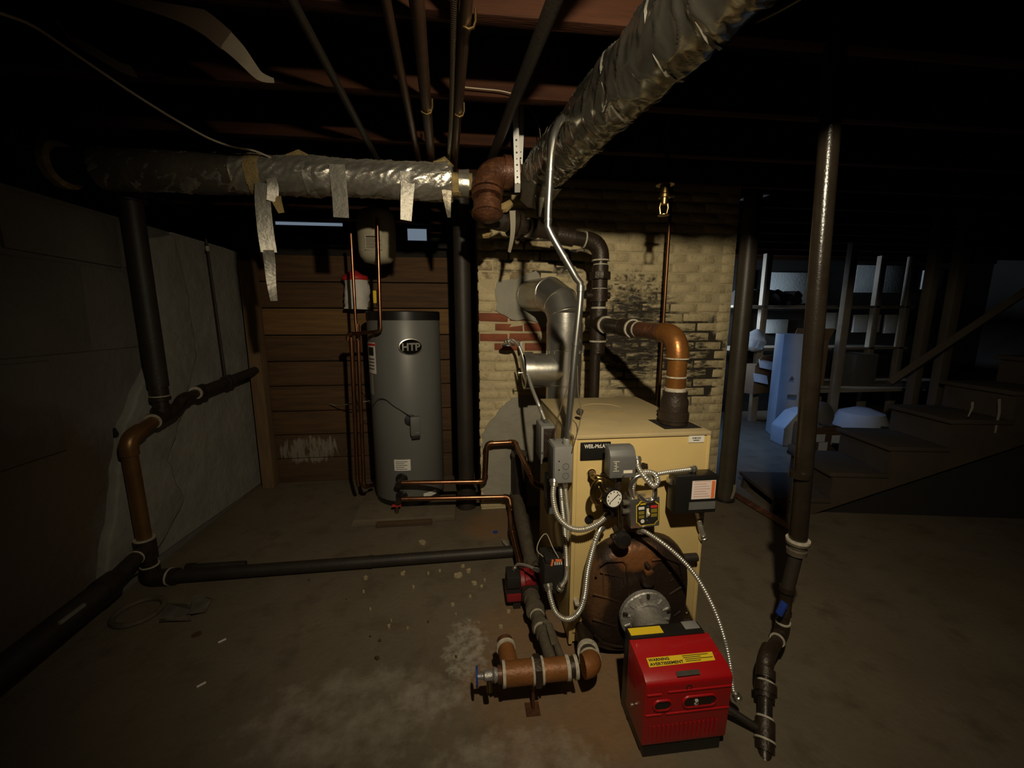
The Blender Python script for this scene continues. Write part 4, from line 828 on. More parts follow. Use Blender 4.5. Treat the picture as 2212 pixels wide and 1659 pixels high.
# left end: bare dark section and fibreglass-collared elbow
G().cyl(V((-1.78, yD, zD + 0.01)), V((-1.60, yD, zD)), 0.074, 28).build('bare_pipe', m_door, t)
G().lathe([(0.074, 0), (0.098, 0.0), (0.098, 0.03), (0.080, 0.035)], (-1.80, yD, zD + 0.01), (1, 0, 0), 28).build('fibre_collar', m_fibre, t)
G().tube([V((-1.80, yD, zD + 0.01)), V((-1.92, yD + 0.03, zD + 0.02)), V((-2.05, yD + 0.1, zD + 0.03))], 0.085, 24).build('end_elbow', m_foild, t)
# hanging tapes (each a part of the wrap)
def hang(px, Y, wd, m=m_tape, par=None, tw=None, name='hanging_tape'):
    pts = smoothpath([at(u, v, Y + k * 0.004) for k, (u, v) in enumerate(px)], 0.02); n = len(pts)
    wv = [V((math.cos((tw or 0) * i / n), math.sin((tw or 0) * i / n), 0.05)) for i in range(n)]
    ww = [w_ * 1.0 for w_ in ([wd] * n if not isinstance(wd, tuple) else [wd[0] + (wd[1] - wd[0]) * i / n for i in range(n)])]
    return G().ribbon(pts, wv, ww, 0.0015).build(name, m, par or ja)
hang([(567, 395), (568, 440), (574, 500), (581, 545)], 2.012, 0.065, tw=0.5)
hang([(579, 540), (583, 570), (586, 610), (592, 650)], 2.014, (0.052, 0.03), tw=0.9)
hang([(728, 355), (731, 390), (735, 430), (737, 470)], 2.010, 0.070)
hang([(880, 370), (881, 395), (879, 430), (877, 476)], 2.010, (0.066, 0.050), tw=0.3)
hang([(585, 385), (590, 405), (588, 435)], 2.008, 0.045, m_tape, tw=0.7)
hang([(965, 405), (966, 430), (970, 470)], 2.03, (0.05, 0.012), m_foild, tw=0.6)
hang([(595, 425), (600, 440), (608, 460)], 2.02, (0.05, 0.02), m_fibre, tw=0.6)
o = hang([(52, 400), (48, 440), (40, 475), (36, 505)], 2.05, (0.045, 0.02), m_foild, tw=0.4)
# diagonal main towards the camera
dp = [V((0.352, 2.02, 1.995)), V((0.385, 1.90, 2.045)), V((0.425, 1.74, 2.062)), V((0.475, 1.40, 2.062)), V((0.540, 1.00, 2.062)), V((0.61, 0.55, 2.062)), V((0.70, 0.0, 2.062))]
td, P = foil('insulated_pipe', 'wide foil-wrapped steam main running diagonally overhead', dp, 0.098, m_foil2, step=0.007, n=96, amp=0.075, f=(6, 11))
G().tube([V((0.338, 2.06, 1.95)), V((0.350, 2.01, 1.985)), V((0.372, 1.95, 2.025))], [0.080, 0.098, 0.104], 32, wob=crumple(0.10, 12, 18)).build('foil_end', m_foild, td, ang=70)
for k, (yy, rr) in enumerate(((1.76, 0.103), (1.52, 0.104), (1.30, 0.104), (1.08, 0.105), (0.95, 0.105))):
    j = min(range(len(P)), key=lambda i: abs(P[i].y - yy)); d = (P[j + 1] - P[j - 1]).normalized(); d = (d + V((0.45, 0, 0.15))).normalized()
    G().tube([P[j] - d * 0.004, P[j], P[j] + d * 0.004], rr * 1.01, 48, cap=False, wob=crumple(0.05, 14, 22)).build('wrap_seam', m_tape, td, ang=70)
hang([(1168, 395), (1166, 420), (1164, 450), (1163, 468)], 1.93, (0.06, 0.018), m_foild, td, tw=0.5)
hang([(1107, 455), (1108, 485), (1106, 515), (1100, 545)], 2.05, (0.03, 0.022), mat('grey_tape_back', (0.30, 0.27, 0.20), 0.8), td, tw=0.9)
G().tube([at(1070, 455, 2.05), at(1090, 450, 2.05), at(1105, 438, 2.05)], [0.018, 0.026, 0.014], 10, wob=crumple(0.4, 40, 40)).build('fibre_tuft', m_fibre, td)
G().tube([at(1042, 510, 2.1), at(1054, 508, 2.1), at(1064, 502, 2.1)], [0.010, 0.016, 0.006], 10, wob=crumple(0.4, 40, 40)).build('fibre_tuft', m_fibre, td)

# ================================================================== PIPES UNDER THE JOISTS
m_brownp = mat('old_brown_pipe', (0.085, 0.042, 0.022), 0.45, 0.3, (0.055, 0.028, 0.015), 12)
def ceilpipe(label, u0, v0, u1, v1, z, r, m, extra=0.35, hang_=None, name='overhead_pipe'):
    a = fl(u0, v0, z); b = fl(u1, v1, z); d = (b - a).normalized(); a2 = a - d * 0.9; b2 = b + d * extra
    t = thing(name, label, 'pipe', a2); G().cyl(a2, b2, r, 14).build('pipe', m, t)
    for (u, v) in hang_ or ():
        p = fl(u, v, z); g_ = G().tube([p + V((-r * 1.15, 0, 0.03)), p + V((-r * 1.15, 0, 0)), p + V((-r * .8, 0, -r * .9)), p + V((0, 0, -r * 1.25)), p + V((r * .8, 0, -r * .9)), p + V((r * 1.15, 0, 0)), p + V((r * 1.15, 0, 0.03))], 0.004, 6); g_.build('hanger', m_brass, t)
    return t
ceilpipe('thin dark pipe under joists, leftmost of the overhead pipes', 630, 0, 812, 338, 2.145, 0.0135, m_irond, 0.5)
ceilpipe('slim brown pipe under joists left of the thick brown one', 833, 0, 905, 345, 2.140, 0.014, m_brownp, 0.5)
ceilpipe('thick brown pipe under joists with coupling and hanger', 900, 0, 932, 350, 2.135, 0.020, m_brownp, 0.5, [(921, 232)])
ceilpipe('long brown pipe under joists beside armoured cable', 1008, 0, 982, 345, 2.135, 0.0165, m_brownp, 0.5, [(992, 240), (1012, 45)])
ceilpipe('black pipe slanting under joists left of foil main', 1198, 0, 1066, 332, 2.130, 0.021, m_irond, 0.3)
a = fl(983, 0, 2.15); b = fl(969, 355, 2.15); d = (b - a).normalized()
flex('armoured_cable', 'armoured cable running under joists between brown pipes', [a - d * 0.6, a, a.lerp(b, 0.5) + V((0.004, 0, -.006)), b, b + d * 0.4], 0.0125, 'cable', ends=False)
# wires and sagging strips
def lay(px): return [fl(u, v, z) for u, v, z in px]
wire('hanging_wire', 'pale wire sagging across ceiling to foil-wrapped pipe', [at(-60, 5, 1.30), at(0, 28, 1.36), at(70, 55, 1.42), at(160, 115, 1.5), at(270, 190, 1.62), at(345, 238, 1.72), at(385, 262, 1.8), at(450, 298, 1.88), at(500, 316, 1.94), at(550, 326, 2.0), at(588, 342, 2.04)], 0.0042, m_cable)
wire('hanging_wire', 'thin wire drooping from black slanting pipe to foil main', [at(1124, 215, 1.85), at(1145, 235, 1.87), at(1162, 265, 1.9), at(1168, 300, 1.92), at(1170, 345, 1.93)], 0.0022, m_wire)
wire('hanging_wire', 'thin wire curving from joist down beside steel conduit', [at(1258, 200, 1.75), at(1225, 215, 1.8), at(1195, 250, 1.86), at(1176, 290, 1.9), at(1164, 320, 1.92), at(1168, 345, 1.93)], 0.0022, m_wire)
wire('hanging_wire', 'pale wire coming off right flank of foil main', [at(1470, 112, 1.35), at(1540, 82, 1.3), at(1610, 58, 1.24), at(1680, 25, 1.18), at(1760, -20, 1.1)], 0.0045, m_cable)
wire('hanging_wire', 'short wire stapled along joist between pipe and ducts', [at(1000, 188, 1.6), at(1040, 192, 1.6), at(1080, 196, 1.6), at(1110, 203, 1.6)], 0.002, m_cable)
def strip(label, px, wd, m):
    pts = smoothpath([at(u, v, y) for u, v, y in px], 0.03); return tag(G().ribbon(pts, V((0.55, 0.35, -0.75)), wd, 0.002).build('hanging_strip', m), label, 'strip')
m_felt = mat('brown_felt_strip', (0.060, 0.036, 0.020), 0.85, 0, (0.040, 0.025, 0.015), 4)
m_feltp = mat('pale_felt_end', (0.20, 0.165, 0.115), 0.85, 0, (0.15, 0.12, 0.085), 14)
t = thing('hanging_strip', 'curling strip of felt with pale end sagging below joists', 'strip', at(370, 22, 1.28))
for nm, px, wd, mm in (('felt_band', [(230, -35, 1.25), (370, 12, 1.28), (440, 48, 1.30), (490, 88, 1.32)], (0.060, 0.055), m_felt), ('pale_end', [(488, 86, 1.319), (515, 112, 1.33), (540, 142, 1.34), (558, 162, 1.36), (575, 170, 1.37), (592, 174, 1.38)], (0.052, 0.008), m_feltp)):
    P_ = smoothpath([at(*q_) for q_ in px], 0.012); G().ribbon(P_, V((0.55, -0.1, 0.83)), [wd[0] + (wd[1] - wd[0]) * k / len(P_) for k in range(len(P_))], 0.002).build(nm, mm, t)
strip('dim brown strip sagging at upper left corner', [(115, 40, 1.3), (150, 80, 1.33), (200, 110, 1.37), (260, 145, 1.42), (290, 155, 1.45)], 0.035, m_felt)

# ================================================================== WATER HEATER
HX, HY, HR = -0.452, 2.905, 0.250; HZ0, HZ1 = 0.075, 1.405
t = G().box((-0.79, 2.50, 0), (-0.10, 3.20, 0.05))
t.v = [p + V((random.uniform(-.02, .02), random.uniform(-.02, .02), 0)) for p in t.v]
tag(t.build('concrete_pad', m_floor, bevel=0.01), 'low concrete pad under grey water tank', 'pad')
p = G().box((-0.62, 2.475, 0.0), (-0.26, 2.62, 0.034)); tag(p.build('wood_plank', m_board[2], bevel=0.004), 'dark plank lying against the concrete pad', 'plank')
t = heater = thing('water_heater', 'tall grey indirect water tank with oval HTP badge', 'water tank', (HX, HY, 0.05))
G().lathe([(HR * 0.9, 0), (HR * 0.985, 0.002), (HR * 0.99, 0.05), (HR * 0.97, 0.052)], (HX, HY, 0.05), (0, 0, 1), 64).build('bottom_ring', m_black, t)
G().lathe([(HR * 0.97, HZ0 + 0.005), (HR, HZ0 + 0.02), (HR, HZ1 - 0.06), (HR * 0.98, HZ1 - 0.05)], (HX, HY, 0), (0, 0, 1), 72).build('tank_shell', m_tank, t)
G().lathe([(HR * 0.99, HZ1 - 0.062), (HR * 1.012, HZ1 - 0.060), (HR * 1.012, HZ1 - 0.006), (HR * 0.99, HZ1), (0.02, HZ1 + 0.004)], (HX, HY, 0), (0, 0, 1), 72).build('top_cap', m_black, t)
def cylpt(u, v, r):
    """sight line met with the tank shell"""
    d = ray(u, v); o_ = EYE - V((HX, HY, 0)); A = d.x ** 2 + d.y ** 2; B = 2 * (o_.x * d.x + o_.y * d.y); C = o_.x ** 2 + o_.y ** 2 - r * r
    k = (-B - math.sqrt(max(0, B * B - 4 * A * C))) / (2 * A); return EYE + d * k
def onshell(name, px, m, par, r=HR, th=0.0012, n=12):
    """a label wrapped on the shell; px = left, top, right, bottom"""
    a0 = cylpt(px[0], (px[1] + px[3]) / 2, r); a1 = cylpt(px[2], (px[1] + px[3]) / 2, r); zt = cylpt((px[0] + px[2]) / 2, px[1], r).z; zb = cylpt((px[0] + px[2]) / 2, px[3], r).z
    t0 = math.atan2(a0.y - HY, a0.x - HX); t1 = math.atan2(a1.y - HY, a1.x - HX); vs = []
    for k in range(n + 1):
        a = t0 + (t1 - t0) * k / n
        for rr_, zz in ((r - 0.001, zb), (r + th, zb), (r + th, zt), (r - 0.001, zt)): vs.append(V((HX + rr_ * math.cos(a), HY + rr_ * math.sin(a), zz)))
    fs = [(i * 4 + k, i * 4 + (k + 1) % 4, i * 4 + 4 + (k + 1) % 4, i * 4 + 4 + k) for i in range(n) for k in range(4)] + [(0, 1, 2, 3), tuple(range(n * 4 + 3, n * 4 - 1, -1))]
    return G().add(vs, fs).build(name, m, par)
lb = onshell('energy_label', (795, 740, 811, 806), m_white, t)
onshell('label_picture', (797, 750, 807, 768), m_blackm, lb, th=0.002); onshell('label_heading', (796, 742, 810, 747), m_redl, lb, th=0.002)
for k in range(4): onshell('print_line', (798, 774 + k * 7, 809, 777 + k * 7), m_boxd, lb, th=0.002)
onshell('peeling_label', (797, 808, 806, 850), mat('faded_label', (0.28, 0.27, 0.24), 0.8), t)
lb = onshell('data_label', (852, 993, 887, 1017), m_white, t)
for k in range(5): onshell('print_line', (855, 997 + k * 4, 880 - (k % 2) * 6, 998.2 + k * 4), m_boxd, lb, th=0.002)
onshell('lower_label', (915, 1062, 942, 1072), m_white, t)
# badge
c = cylpt(887, 749, HR); nn = V((c.x - HX, c.y - HY, 0)).normalized(); bx_ = V((0, 0, 1)).cross(nn); bw, bh = 0.079, 0.054
if bx_.x < 0: bx_ = -bx_
def oval(s_, d0): return [c + bx_ * bw * s_ * math.cos(R(a)) + V((0, 0, bh * s_ * math.sin(R(a)))) + nn * d0 for a in range(0, 360, 9)]
bg = G().prism(oval(1.0, -0.012), nn * 0.020).build('badge', m_chrome, t, bevel=0.002)
G().prism(oval(0.90, 0.006), nn * 0.003).build('badge_field', mat('dull_black_enamel', (0.006, 0.006, 0.006), 0.95, spec=0.05), bg)
cu = bpy.data.curves.new('badge_letters', 'FONT'); cu.body = 'HTP'; cu.size = 0.068; cu.extrude = 0.0008; cu.offset = 0.0022; cu.align_x = 'CENTER'
tt = bpy.data.objects.new('badge_letters', cu); COL.objects.link(tt); me = bpy.data.meshes.new_from_object(tt); COL.objects.unlink(tt); bpy.data.objects.remove(tt)
zz = V((0, 0, 1)); o_ = c - zz * 0.0235 + nn * 0.0102
me.transform(Matrix(((bx_.x * .95, 0, nn.x, o_.x), (bx_.y * .95, 0, nn.y, o_.y), (0, 1, 0, o_.z), (0, 0, 0, 1)))); me.materials.clear(); me.materials.append(m_chrome); link('badge_letters', me, bg)
# controller
c = cylpt(894, 915, HR); nn = V((c.x - HX, c.y - HY, 0)).normalized(); rotz = Matrix.Rotation(math.atan2(nn.x, -nn.y), 3, 'Z')
G().lathe([(0.042, -0.01), (0.042, 0.004), (0.034, 0.010)], c + V((-0.02, 0, 0.025)), nn, 24).build('well_cover', m_blackm, t)
ct = G().box(c + V((-0.03, -0.045, -0.075)), c + V((0.038, 0.0, 0.055)), rotz, c).build('controller', m_boxd, t, bevel=0.008)
G().box(c + V((-0.022, -0.04, -0.098)), c + V((0.034, 0.0, -0.072)), rotz, c).build('lower_box', m_blackm, t, bevel=0.004)
G().box(c + V((0.0, -0.0465, -0.055)), c + V((0.024, -0.044, -0.050)), rotz, c).build('mark', m_box, ct)
# ports and drain
for nm, (u, v) in (('upper_port', (868, 1035)), ('lower_port', (868, 1072))):
    c = cylpt(u, v, HR); nn = V((c.x - HX, c.y - HY, 0)).normalized(); G().lathe([(0.040, -0.02), (0.042, 0.004), (0.034, 0.012), (0.026, 0.012)], c, nn, 24).build(nm, m_black, t)
    G().cyl(c, c + nn * 0.10, 0.022, 16).build('nipple', m_fit, t)
c = cylpt(862, 1085, HR) ; y0 = c.y - 0.09
G().cyl(c, V((c.x, y0, c.z)), 0.011, 10).build('drain_cock', m_brass, t); G().lathe([(0.011, 0.02), (0.013, -0.02), (0.010, -0.055), (0.014, -0.06)], V((c.x, y0, c.z)), (0, 0, 1), 12).build('drain_spout', m_brass, t)
G().box((c.x - 0.03, y0 - 0.012, c.z + 0.016), (c.x + 0.03, y0 + 0.012, c.z + 0.026)).build('drain_handle', m_redl, t, bevel=0.003)
wire('sensor_wire', 'dark thin wire draped over grey tank to its controller', [V((-0.80, 2.95, 0.86)), cylpt(800, 872, HR + 0.06), cylpt(815, 862, HR + 0.03), cylpt(832, 863, HR + 0.008), cylpt(850, 877, HR + 0.006), cylpt(868, 888, HR + 0.006), cylpt(888, 901, HR + 0.03)], 0.003, m_blackm)
wire('pale_cable', 'pale cable crossing dark boards to the copper pipes', [at(712, 873, 3.29), at(730, 876, 3.2), at(760, 872, 3.0), at(785, 868, 2.98), at(800, 866, 2.95)], 0.004, m_cable)
# copper pipes by the tank
cr_ = 0.0125
PY = 2.70
run('copper_pipe', 'copper pipe dropping past expansion tank to the brass tee', 'pipe', [at(815, 470, 2.625), at(822, 716, 2.625), at(752, 722, 2.66), at(751, 735, 2.66)], cr_ * 0.9, m_copper, m_copperd, 0.022)
run('copper_pipe', 'copper pipe rising behind the tee toward the ceiling', 'pipe', [at(758, 505, PY + 0.05), at(768, 690, PY + 0.05), at(772, 735, PY + 0.05)], 0.010, m_copper, m_copperd, 0.02, skip=(0,))
run('copper_pipe', 'left copper pipe falling straight to floor beside tank', 'pipe', [at(758, 722, PY), at(772, 1035, PY), at(774, 1050, PY)], cr_, m_copper, m_copperd, 0.02, skip=(0,))
run('copper_pipe', 'copper pipe falling to a bottom elbow at tank side', 'pipe', [at(772, 700, PY + 0.06), at(786, 1052, PY + 0.06), at(806, 1048, PY + 0.14)], cr_ * 1.1, m_copper, m_copperd, 0.03)
t = thing('gas_cock', 'small yellow-tagged valve above tank top', 'valve', at(812, 650, 2.72)); G().box(at(810, 655, 2.72) - V((0.008, 0.01, 0)), at(816, 628, 2.72) + V((0.008, 0.01, 0))).build('tag', m_yel, t, bevel=0.002); G().cyl(at(815, 662, 2.72), at(815, 626, 2.73), 0.007, 8).build('stem', m_brass, t)
# expansion tank
c = at(812, 475, 2.82)
t = thing('expansion_tank', 'cream expansion tank hanging above grey water tank', 'tank', (c.x, c.y, c.z - 0.28))
G().lathe([(0.02, -0.30), (0.085, -0.285), (0.112, -0.255), (0.120, -0.22), (0.122, -0.06), (0.116, 0.01), (0.09, 0.04), (0.02, 0.05)], c + V((0, 0, 0.015)), (0, 0, 1), 40).build('shell', m_pail, t)
G().cyl(c + V((0, 0, 0.05)), c + V((0, 0, 0.19)), 0.012, 10).build('stem', m_brass, t)
pz = c + V((0, -0.1245, -0.17)); lb = G().box(pz + V((-0.05, 0, -0.04)), pz + V((0.055, 0.004, 0.05))).build('faded_label', mat('faded_cream_label', (0.42, 0.38, 0.27), 0.7), t)
g = G(); 
for k in range(7): g.box(pz + V((-0.042, -0.0008, -0.03 + k * 0.0095)), pz + V((0.01 + 0.02 * (k % 3), 0.0, -0.0265 + k * 0.0095)))
g.box(pz + V((-0.042, -0.0008, 0.036)), pz + V((0.035, 0, 0.044))); g.build('print_lines', m_door, lb, smooth=False)
# red-topped bag
t = thing('wrapped_bundle', 'white plastic bundle with red top hung on boards', 'bag', at(772, 670, 3.22))
pb = [at(772, 668, 3.22), at(771, 640, 3.22), at(769, 612, 3.22), at(768, 600, 3.22)]
G().tube(smoothpath(pb, 0.02), 0.085, 20, wob=crumple(0.18, 14, 18)).build('white_wrap', m_white, t, ang=60)
G().tube(smoothpath([at(768, 606, 3.22), at(767, 594, 3.22), at(767, 585, 3.22)], 0.012), [0.09, 0.094, 0.092, 0.08, 0.05, 0.03][:len(smoothpath([at(768, 606, 3.22), at(767, 594, 3.22), at(767, 585, 3.22)], 0.012))] if len(smoothpath([at(768, 606, 3.22), at(767, 594, 3.22), at(767, 585, 3.22)], 0.012)) <= 6 else 0.09, 20, wob=crumple(0.15, 14, 18)).build('red_top', m_redl, t, ang=60)
# copper lines from tank to boiler
Yc = 2.545
run('copper_pipe', 'upper copper pipe from tank stepping up to boiler side', 'pipe', [at(868, 1043, Yc), at(1048, 1040, Yc), at(1052, 958, Yc), at(1112, 955, Yc), V((0.33, 2.12, 0.50)), V((0.352, 2.03, 0.455)), V((0.40, 2.0, 0.44))], 0.0155, m_copper, m_copperd, 0.032)
run('copper_pipe', 'lower copper pipe from tank turning toward the red pump', 'pipe', [at(868, 1078, Yc), at(1100, 1073, Yc), at(1104, 1100, Yc - 0.05), V((0.245, 2.2, 0.085)), V((0.248, 1.80, 0.10))], 0.0155, m_copper, m_copperd, 0.03)
# cast iron soil pipe left of the chimney
t = thing('soil_pipe', 'fat dark soil pipe standing left of painted chimney', 'pipe', (-0.030, 2.70, 0))
G().cyl((-0.030, 2.72, 0), (-0.030, 2.72, 2.2), 0.056, 28).build('pipe', m_irond, t); G().cyl((-0.030, 2.72, 0.0), (-0.030, 2.72, 0.13), 0.070, 28).build('hub', m_irond, t)
# right copper drop
run('copper_pipe', 'thin copper pipe running down in front of chimney', 'pipe', [V((1.242, 2.42, 2.2)), V((1.242, 2.42, 0.5))], 0.0105, m_copperd)
t = thing('sprinkler_head', 'brass sprinkler head hanging on a thin drop pipe', 'sprinkler', at(1437, 460, 1.80))
c = at(1437, 398, 1.80); G().cyl(c, V((c.x, c.y, JB + 0.212)), 0.010, 10).build('drop_pipe', m_irond, t)
G().lathe([(0.040, 0), (0.040, -0.004), (0.022, -0.006), (0.022, -0.04), (0.026, -0.045), (0.026, -0.058), (0.018, -0.06), (0.016, -0.085)], c, (0, 0, 1), 24).build('body', m_brass, t)
for s_ in (-1, 1): G().tube([c + V((s_ * 0.016, 0, -0.08)), c + V((s_ * 0.02, 0, -0.10)), c + V((s_ * 0.014, 0, -0.13))], 0.004, 8).build('frame_arm', m_brass, t)
G().lathe([(0.026, 0), (0.026, -0.003)], c + V((0, 0, -0.13)), (0, 0, 1), 20).build('deflector', m_brass, t)
G().cyl(c + V((0.02, 0, -0.052)), c + V((0.045, 0, -0.050)), 0.006, 8).build('side_screw', m_brass, t)

# ================================================================== MANIFOLD, PUMP AND RETURNS BESIDE THE BOILER
MY, MR = 1.165, 0.0385; MZ = at(1160, 1449, MY).z
t = thing('return_manifold', 'rusty return manifold with blue-handled drain on the floor', 'pipe', (0.2, MY, 0))
xL, xM, xR = at(1088, 1450, MY).x, at(1155, 1450, MY).x, at(1228, 1445, MY).x
G().cyl((xL, MY, MZ), (xM, MY, MZ), MR, 26).build('tee', m_rustp, t)
G().cyl((xM, MY, MZ), (xR, MY, MZ), MR * 0.95, 26).build('pipe', m_rustp, t)
d_ = V((1, 0, 0))
band(t, (xM - 0.006, MY, MZ), d_, MR * 1.10, 0.008, m_seal); G().cyl((xM - 0.003, MY, MZ), (xM + 0.020, MY, MZ), MR * 1.30, 8).build('union_nut', m_fit, t, bevel=0.003); band(t, (xM + 0.026, MY, MZ), d_, MR * 1.12, 0.008, m_seal)
band(t, (xL, MY, MZ), d_, MR * 1.06, 0.010, m_seal); G().cyl((xL - 0.02, MY, MZ), (xL, MY, MZ), MR * 0.7, 16).build('bushing', m_rust, t)
G().lathe([(0.020, 0), (0.024, 0.012), (0.016, 0.02), (0.016, 0.045), (0.010, 0.05), (0.008, 0.07)], (xL - 0.02, MY, MZ), (-1, 0, 0), 14).build('drain_valve', m_cast, t)
hx_ = xL - 0.092; G().lathe([(0.030, 0), (0.032, 0.003), (0.030, 0.007), (0.010, 0.007)], (hx_ + 0.004, MY, MZ), (-1, 0, 0), 8).build('handwheel', m_blue, t, bevel=0.002)
G().cyl((xL - 0.05, MY, MZ - 0.012), (xL - 0.05, MY - 0.02, MZ - 0.045), 0.010, 10).build('spout', m_brass, t)
band(t, (xR - 0.005, MY, MZ), d_, MR * 1.02, 0.012, m_seal); G().cyl((xR, MY, MZ), (xR + 0.022, MY, MZ), MR * 0.85, 20).build('nipple', m_fit, t); band(t, (xR + 0.024, MY, MZ), d_, MR * 0.98, 0.012, m_seal)
cE = V((xR + 0.082, MY, MZ)); tgt = V((0.452, 1.41, 0.088))
_, arcs = fillet([V((xR + 0.02, MY, MZ)), cE, V((0.452, 1.41, 0.088))], 0.055, 10)
G().tube(arcs[0], MR * 1.0, 24).build('elbow', m_rustp, t)
q = arcs[0][-1]; dd = (tgt - q).normalized(); band(t, q + dd * 0.004, dd, MR * 1.04, 0.010, m_seal); G().cyl(q, tgt, MR * 0.82, 20).build('nipple', m_fit, t); band(t, q + dd * 0.055, dd, MR * 1.05, 0.018, m_seal, 'coupling')
xs = at(1105, 1420, MY).x; q = V((xs - 0.010, MY + 0.105, MZ + 0.005)); G().cyl((xs, MY, MZ), q, MR * 0.80, 20).build('branch', m_rustp, t); band(t, q, (q - V((xs, MY, MZ))), MR * 0.92, 0.014, m_seal); G().cyl(q, q + V((-0.002, 0.03, 0.004)), MR * 0.75, 18).build('plug', m_rust, t)
xx = at(1152, 1500, MY).x; G().cyl((xx, MY, 0), (xx, MY, MZ), 0.006, 8).build('support_leg', m_rust, t); G().box((xx - 0.028, MY - 0.028, 0), (xx + 0.022, MY + 0.022, 0.003)).build('foot_plate', m_rust, t)
# pump
t = thing('circulator_pump', 'dark red circulator pump with black wiring box', 'pump', (0.225, 1.70, 0))
G().lathe([(0.045, -0.075), (0.050, -0.07), (0.050, -0.01), (0.062, -0.008), (0.062, 0.010), (0.045, 0.016), (0.040, 0.055), (0.02, 0.06)], (0.235, 1.70, 0.105), (1, 0, 0), 28).build('motor', m_dred, t)
G().box((0.160, 1.635, 0.118), (0.225, 1.725, 0.175)).build('wiring_box', m_blackm, t, bevel=0.006)
G().box((0.160, 1.634, 0.094), (0.235, 1.728, 0.103)).build('box_seam', m_blackm, t)
G().lathe([(0.040, -0.06), (0.040, 0.06)], (0.268, 1.70, 0.095), (0, 1, 0), 20).build('volute', m_dred, t)
for yy in (1.765, 1.625): G().box((0.225, yy - 0.008, 0.055), (0.312, yy + 0.008, 0.135)).build('flange', m_fit, t, bevel=0.010)
G().box((0.158, 1.632, 0.05), (0.245, 1.73, 0.094)).build('motor_shell', m_dred, t, bevel=0.008)
G().box((0.19, 1.65, 0), (0.225, 1.71, 0.055)).build('foot', m_blackm, t)
flex('flexible_conduit', 'short corrugated whip from pump to black relay box', [V((0.20, 1.70, 0.175)), V((0.215, 1.68, 0.21)), V((0.25, 1.63, 0.235)), V((0.288, 1.58, 0.245))], 0.007)
m_dust = mat('dusty_grey_iron', (0.125, 0.103, 0.068), 0.7, 0.2, (0.075, 0.060, 0.040), 18, 0.35, 0.7, 0.3, 80)
t = thing('return_valve', 'dusty grey valve and union between pump and manifold', 'valve', (0.28, 1.45, 0.08))
pv = [V((0.268, 1.63, 0.090)), V((0.276, 1.19, 0.142))]; dv = (pv[1] - pv[0]).normalized()
G().cyl(pv[0], pv[1], 0.022, 16).build('pipe', m_dust, t)
for a, l, r_, nn_, mm in ((0.03, 0.045, 0.037, 'flange_body', m_dust), (0.085, 0.05, 0.034, 'valve_body', m_dust), (0.12, 0.025, 0.042, 'hex', m_dust), (0.165, 0.008, 0.031, 'sealant_ring', m_seal), (0.19, 0.04, 0.029, 'coupling', m_dust), (0.235, 0.02, 0.036, 'union_nut', m_dust), (0.25, 0.006, 0.030, 'sealant_ring', m_seal), (0.275, 0.035, 0.027, 'coupling', m_dust)): band(t, pv[0] + dv * a, dv, r_, l, mm, nn_)
G().box((0.287, 1.26, 0.150), (0.305, 1.38, 0.158), Matrix.Rotation(R(-4), 3, 'X')).build('lever_handle', m_dust, t, bevel=0.003)
G().cyl((0.29, 1.375, 0.115), (0.29, 1.375, 0.158), 0.012, 10).build('lever_stem', m_dust, t)
G().cyl((0.322, 1.24, 0.115), (0.316, 1.43, 0.09), 0.014, 12).build('side_pipe', m_dust, t)
# lagged return running along the boiler
t = thing('lagged_pipe', 'dusty lagged return pipe lying along boiler side', 'pipe', (0.31, 1.9, 0))
G().tube([V((0.322, 2.55, 0.13)), V((0.318, 2.30, 0.085)), V((0.312, 1.98, 0.075)), V((0.31, 1.79, 0.085))], [0.038, 0.040, 0.036, 0.032], 20, wob=crumple(0.14, 12, 14)).build('lagging', m_dust, t)
G().cyl((0.312, 1.90, 0.08), (0.312, 1.87, 0.08), 0.042, 18).build('wire_band', m_dust, t)
t = thing('riser_stub', 'dark grey vertical pipe stub behind boiler corner', 'pipe', (0.33, 2.56, 0)); G().cyl((0.335, 2.57, 0.0), (0.335, 2.57, 0.44), 0.050, 20).build('pipe', m_irond, t); band(t, (0.335, 2.57, 0.13), (0, 0, 1), 0.060, 0.05, m_dust, 'coupling'); band(t, (0.335, 2.57, 0.44), (0, 0, 1), 0.056, 0.02, m_dust, 'cap')

# ================================================================== LEFT WALL PIPES
X1 = -1.63
t = run('black_drop_pipe', 'fat black pipe dropping down left concrete wall', 'pipe', [V((X1, 2.245, 2.03)), V((X1, 2.245, 1.0))], 0.045, m_irond)
G().cyl((X1, 2.245, 1.92), (X1, 2.245, 2.0), 0.062, 24).build('upper_tee', m_irond, t)
coupling(t, (X1, 2.245, 0.975), (0, 0, 1), 0.040, 0.10, m_fit)
G().cyl((X1, 2.245, 0.93), (X1, 2.245, 0.86), 0.033, 20).build('nipple', m_fit, t)
for z_ in (1.02, 0.95, 0.868, 1.80): band(t, (X1, 2.245, z_), (0, 0, 1), 0.044 if z_ > .9 else 0.036, 0.005, m_seal)
m_brn = mat('brown_lacquered_pipe', (0.22, 0.115, 0.035), 0.38, 0.5, (0.15, 0.075, 0.025), 8)
tee = V((X1, 2.24, 0.842)); A = V((X1, 2.01, 0.785)); Bm = V((X1, 2.015, 0.215)); El = V((X1, 2.02, 0.062))
t = thing('brown_wall_pipe', 'brown pipe jogging forward then down the left wall', 'pipe', tee)
run('', '', '', [tee, A, Bm, ], 0.0305, m_brn, m_brn, 0.06, th=t)
G().cyl(tee + V((0, 0.07, 0.012)), tee + V((0, -0.06, -0.012)), 0.042, 20).build('tee', m_fit, t); G().cyl(tee, tee + V((0, 0, 0.045)), 0.042, 20).build('tee', m_fit, t)
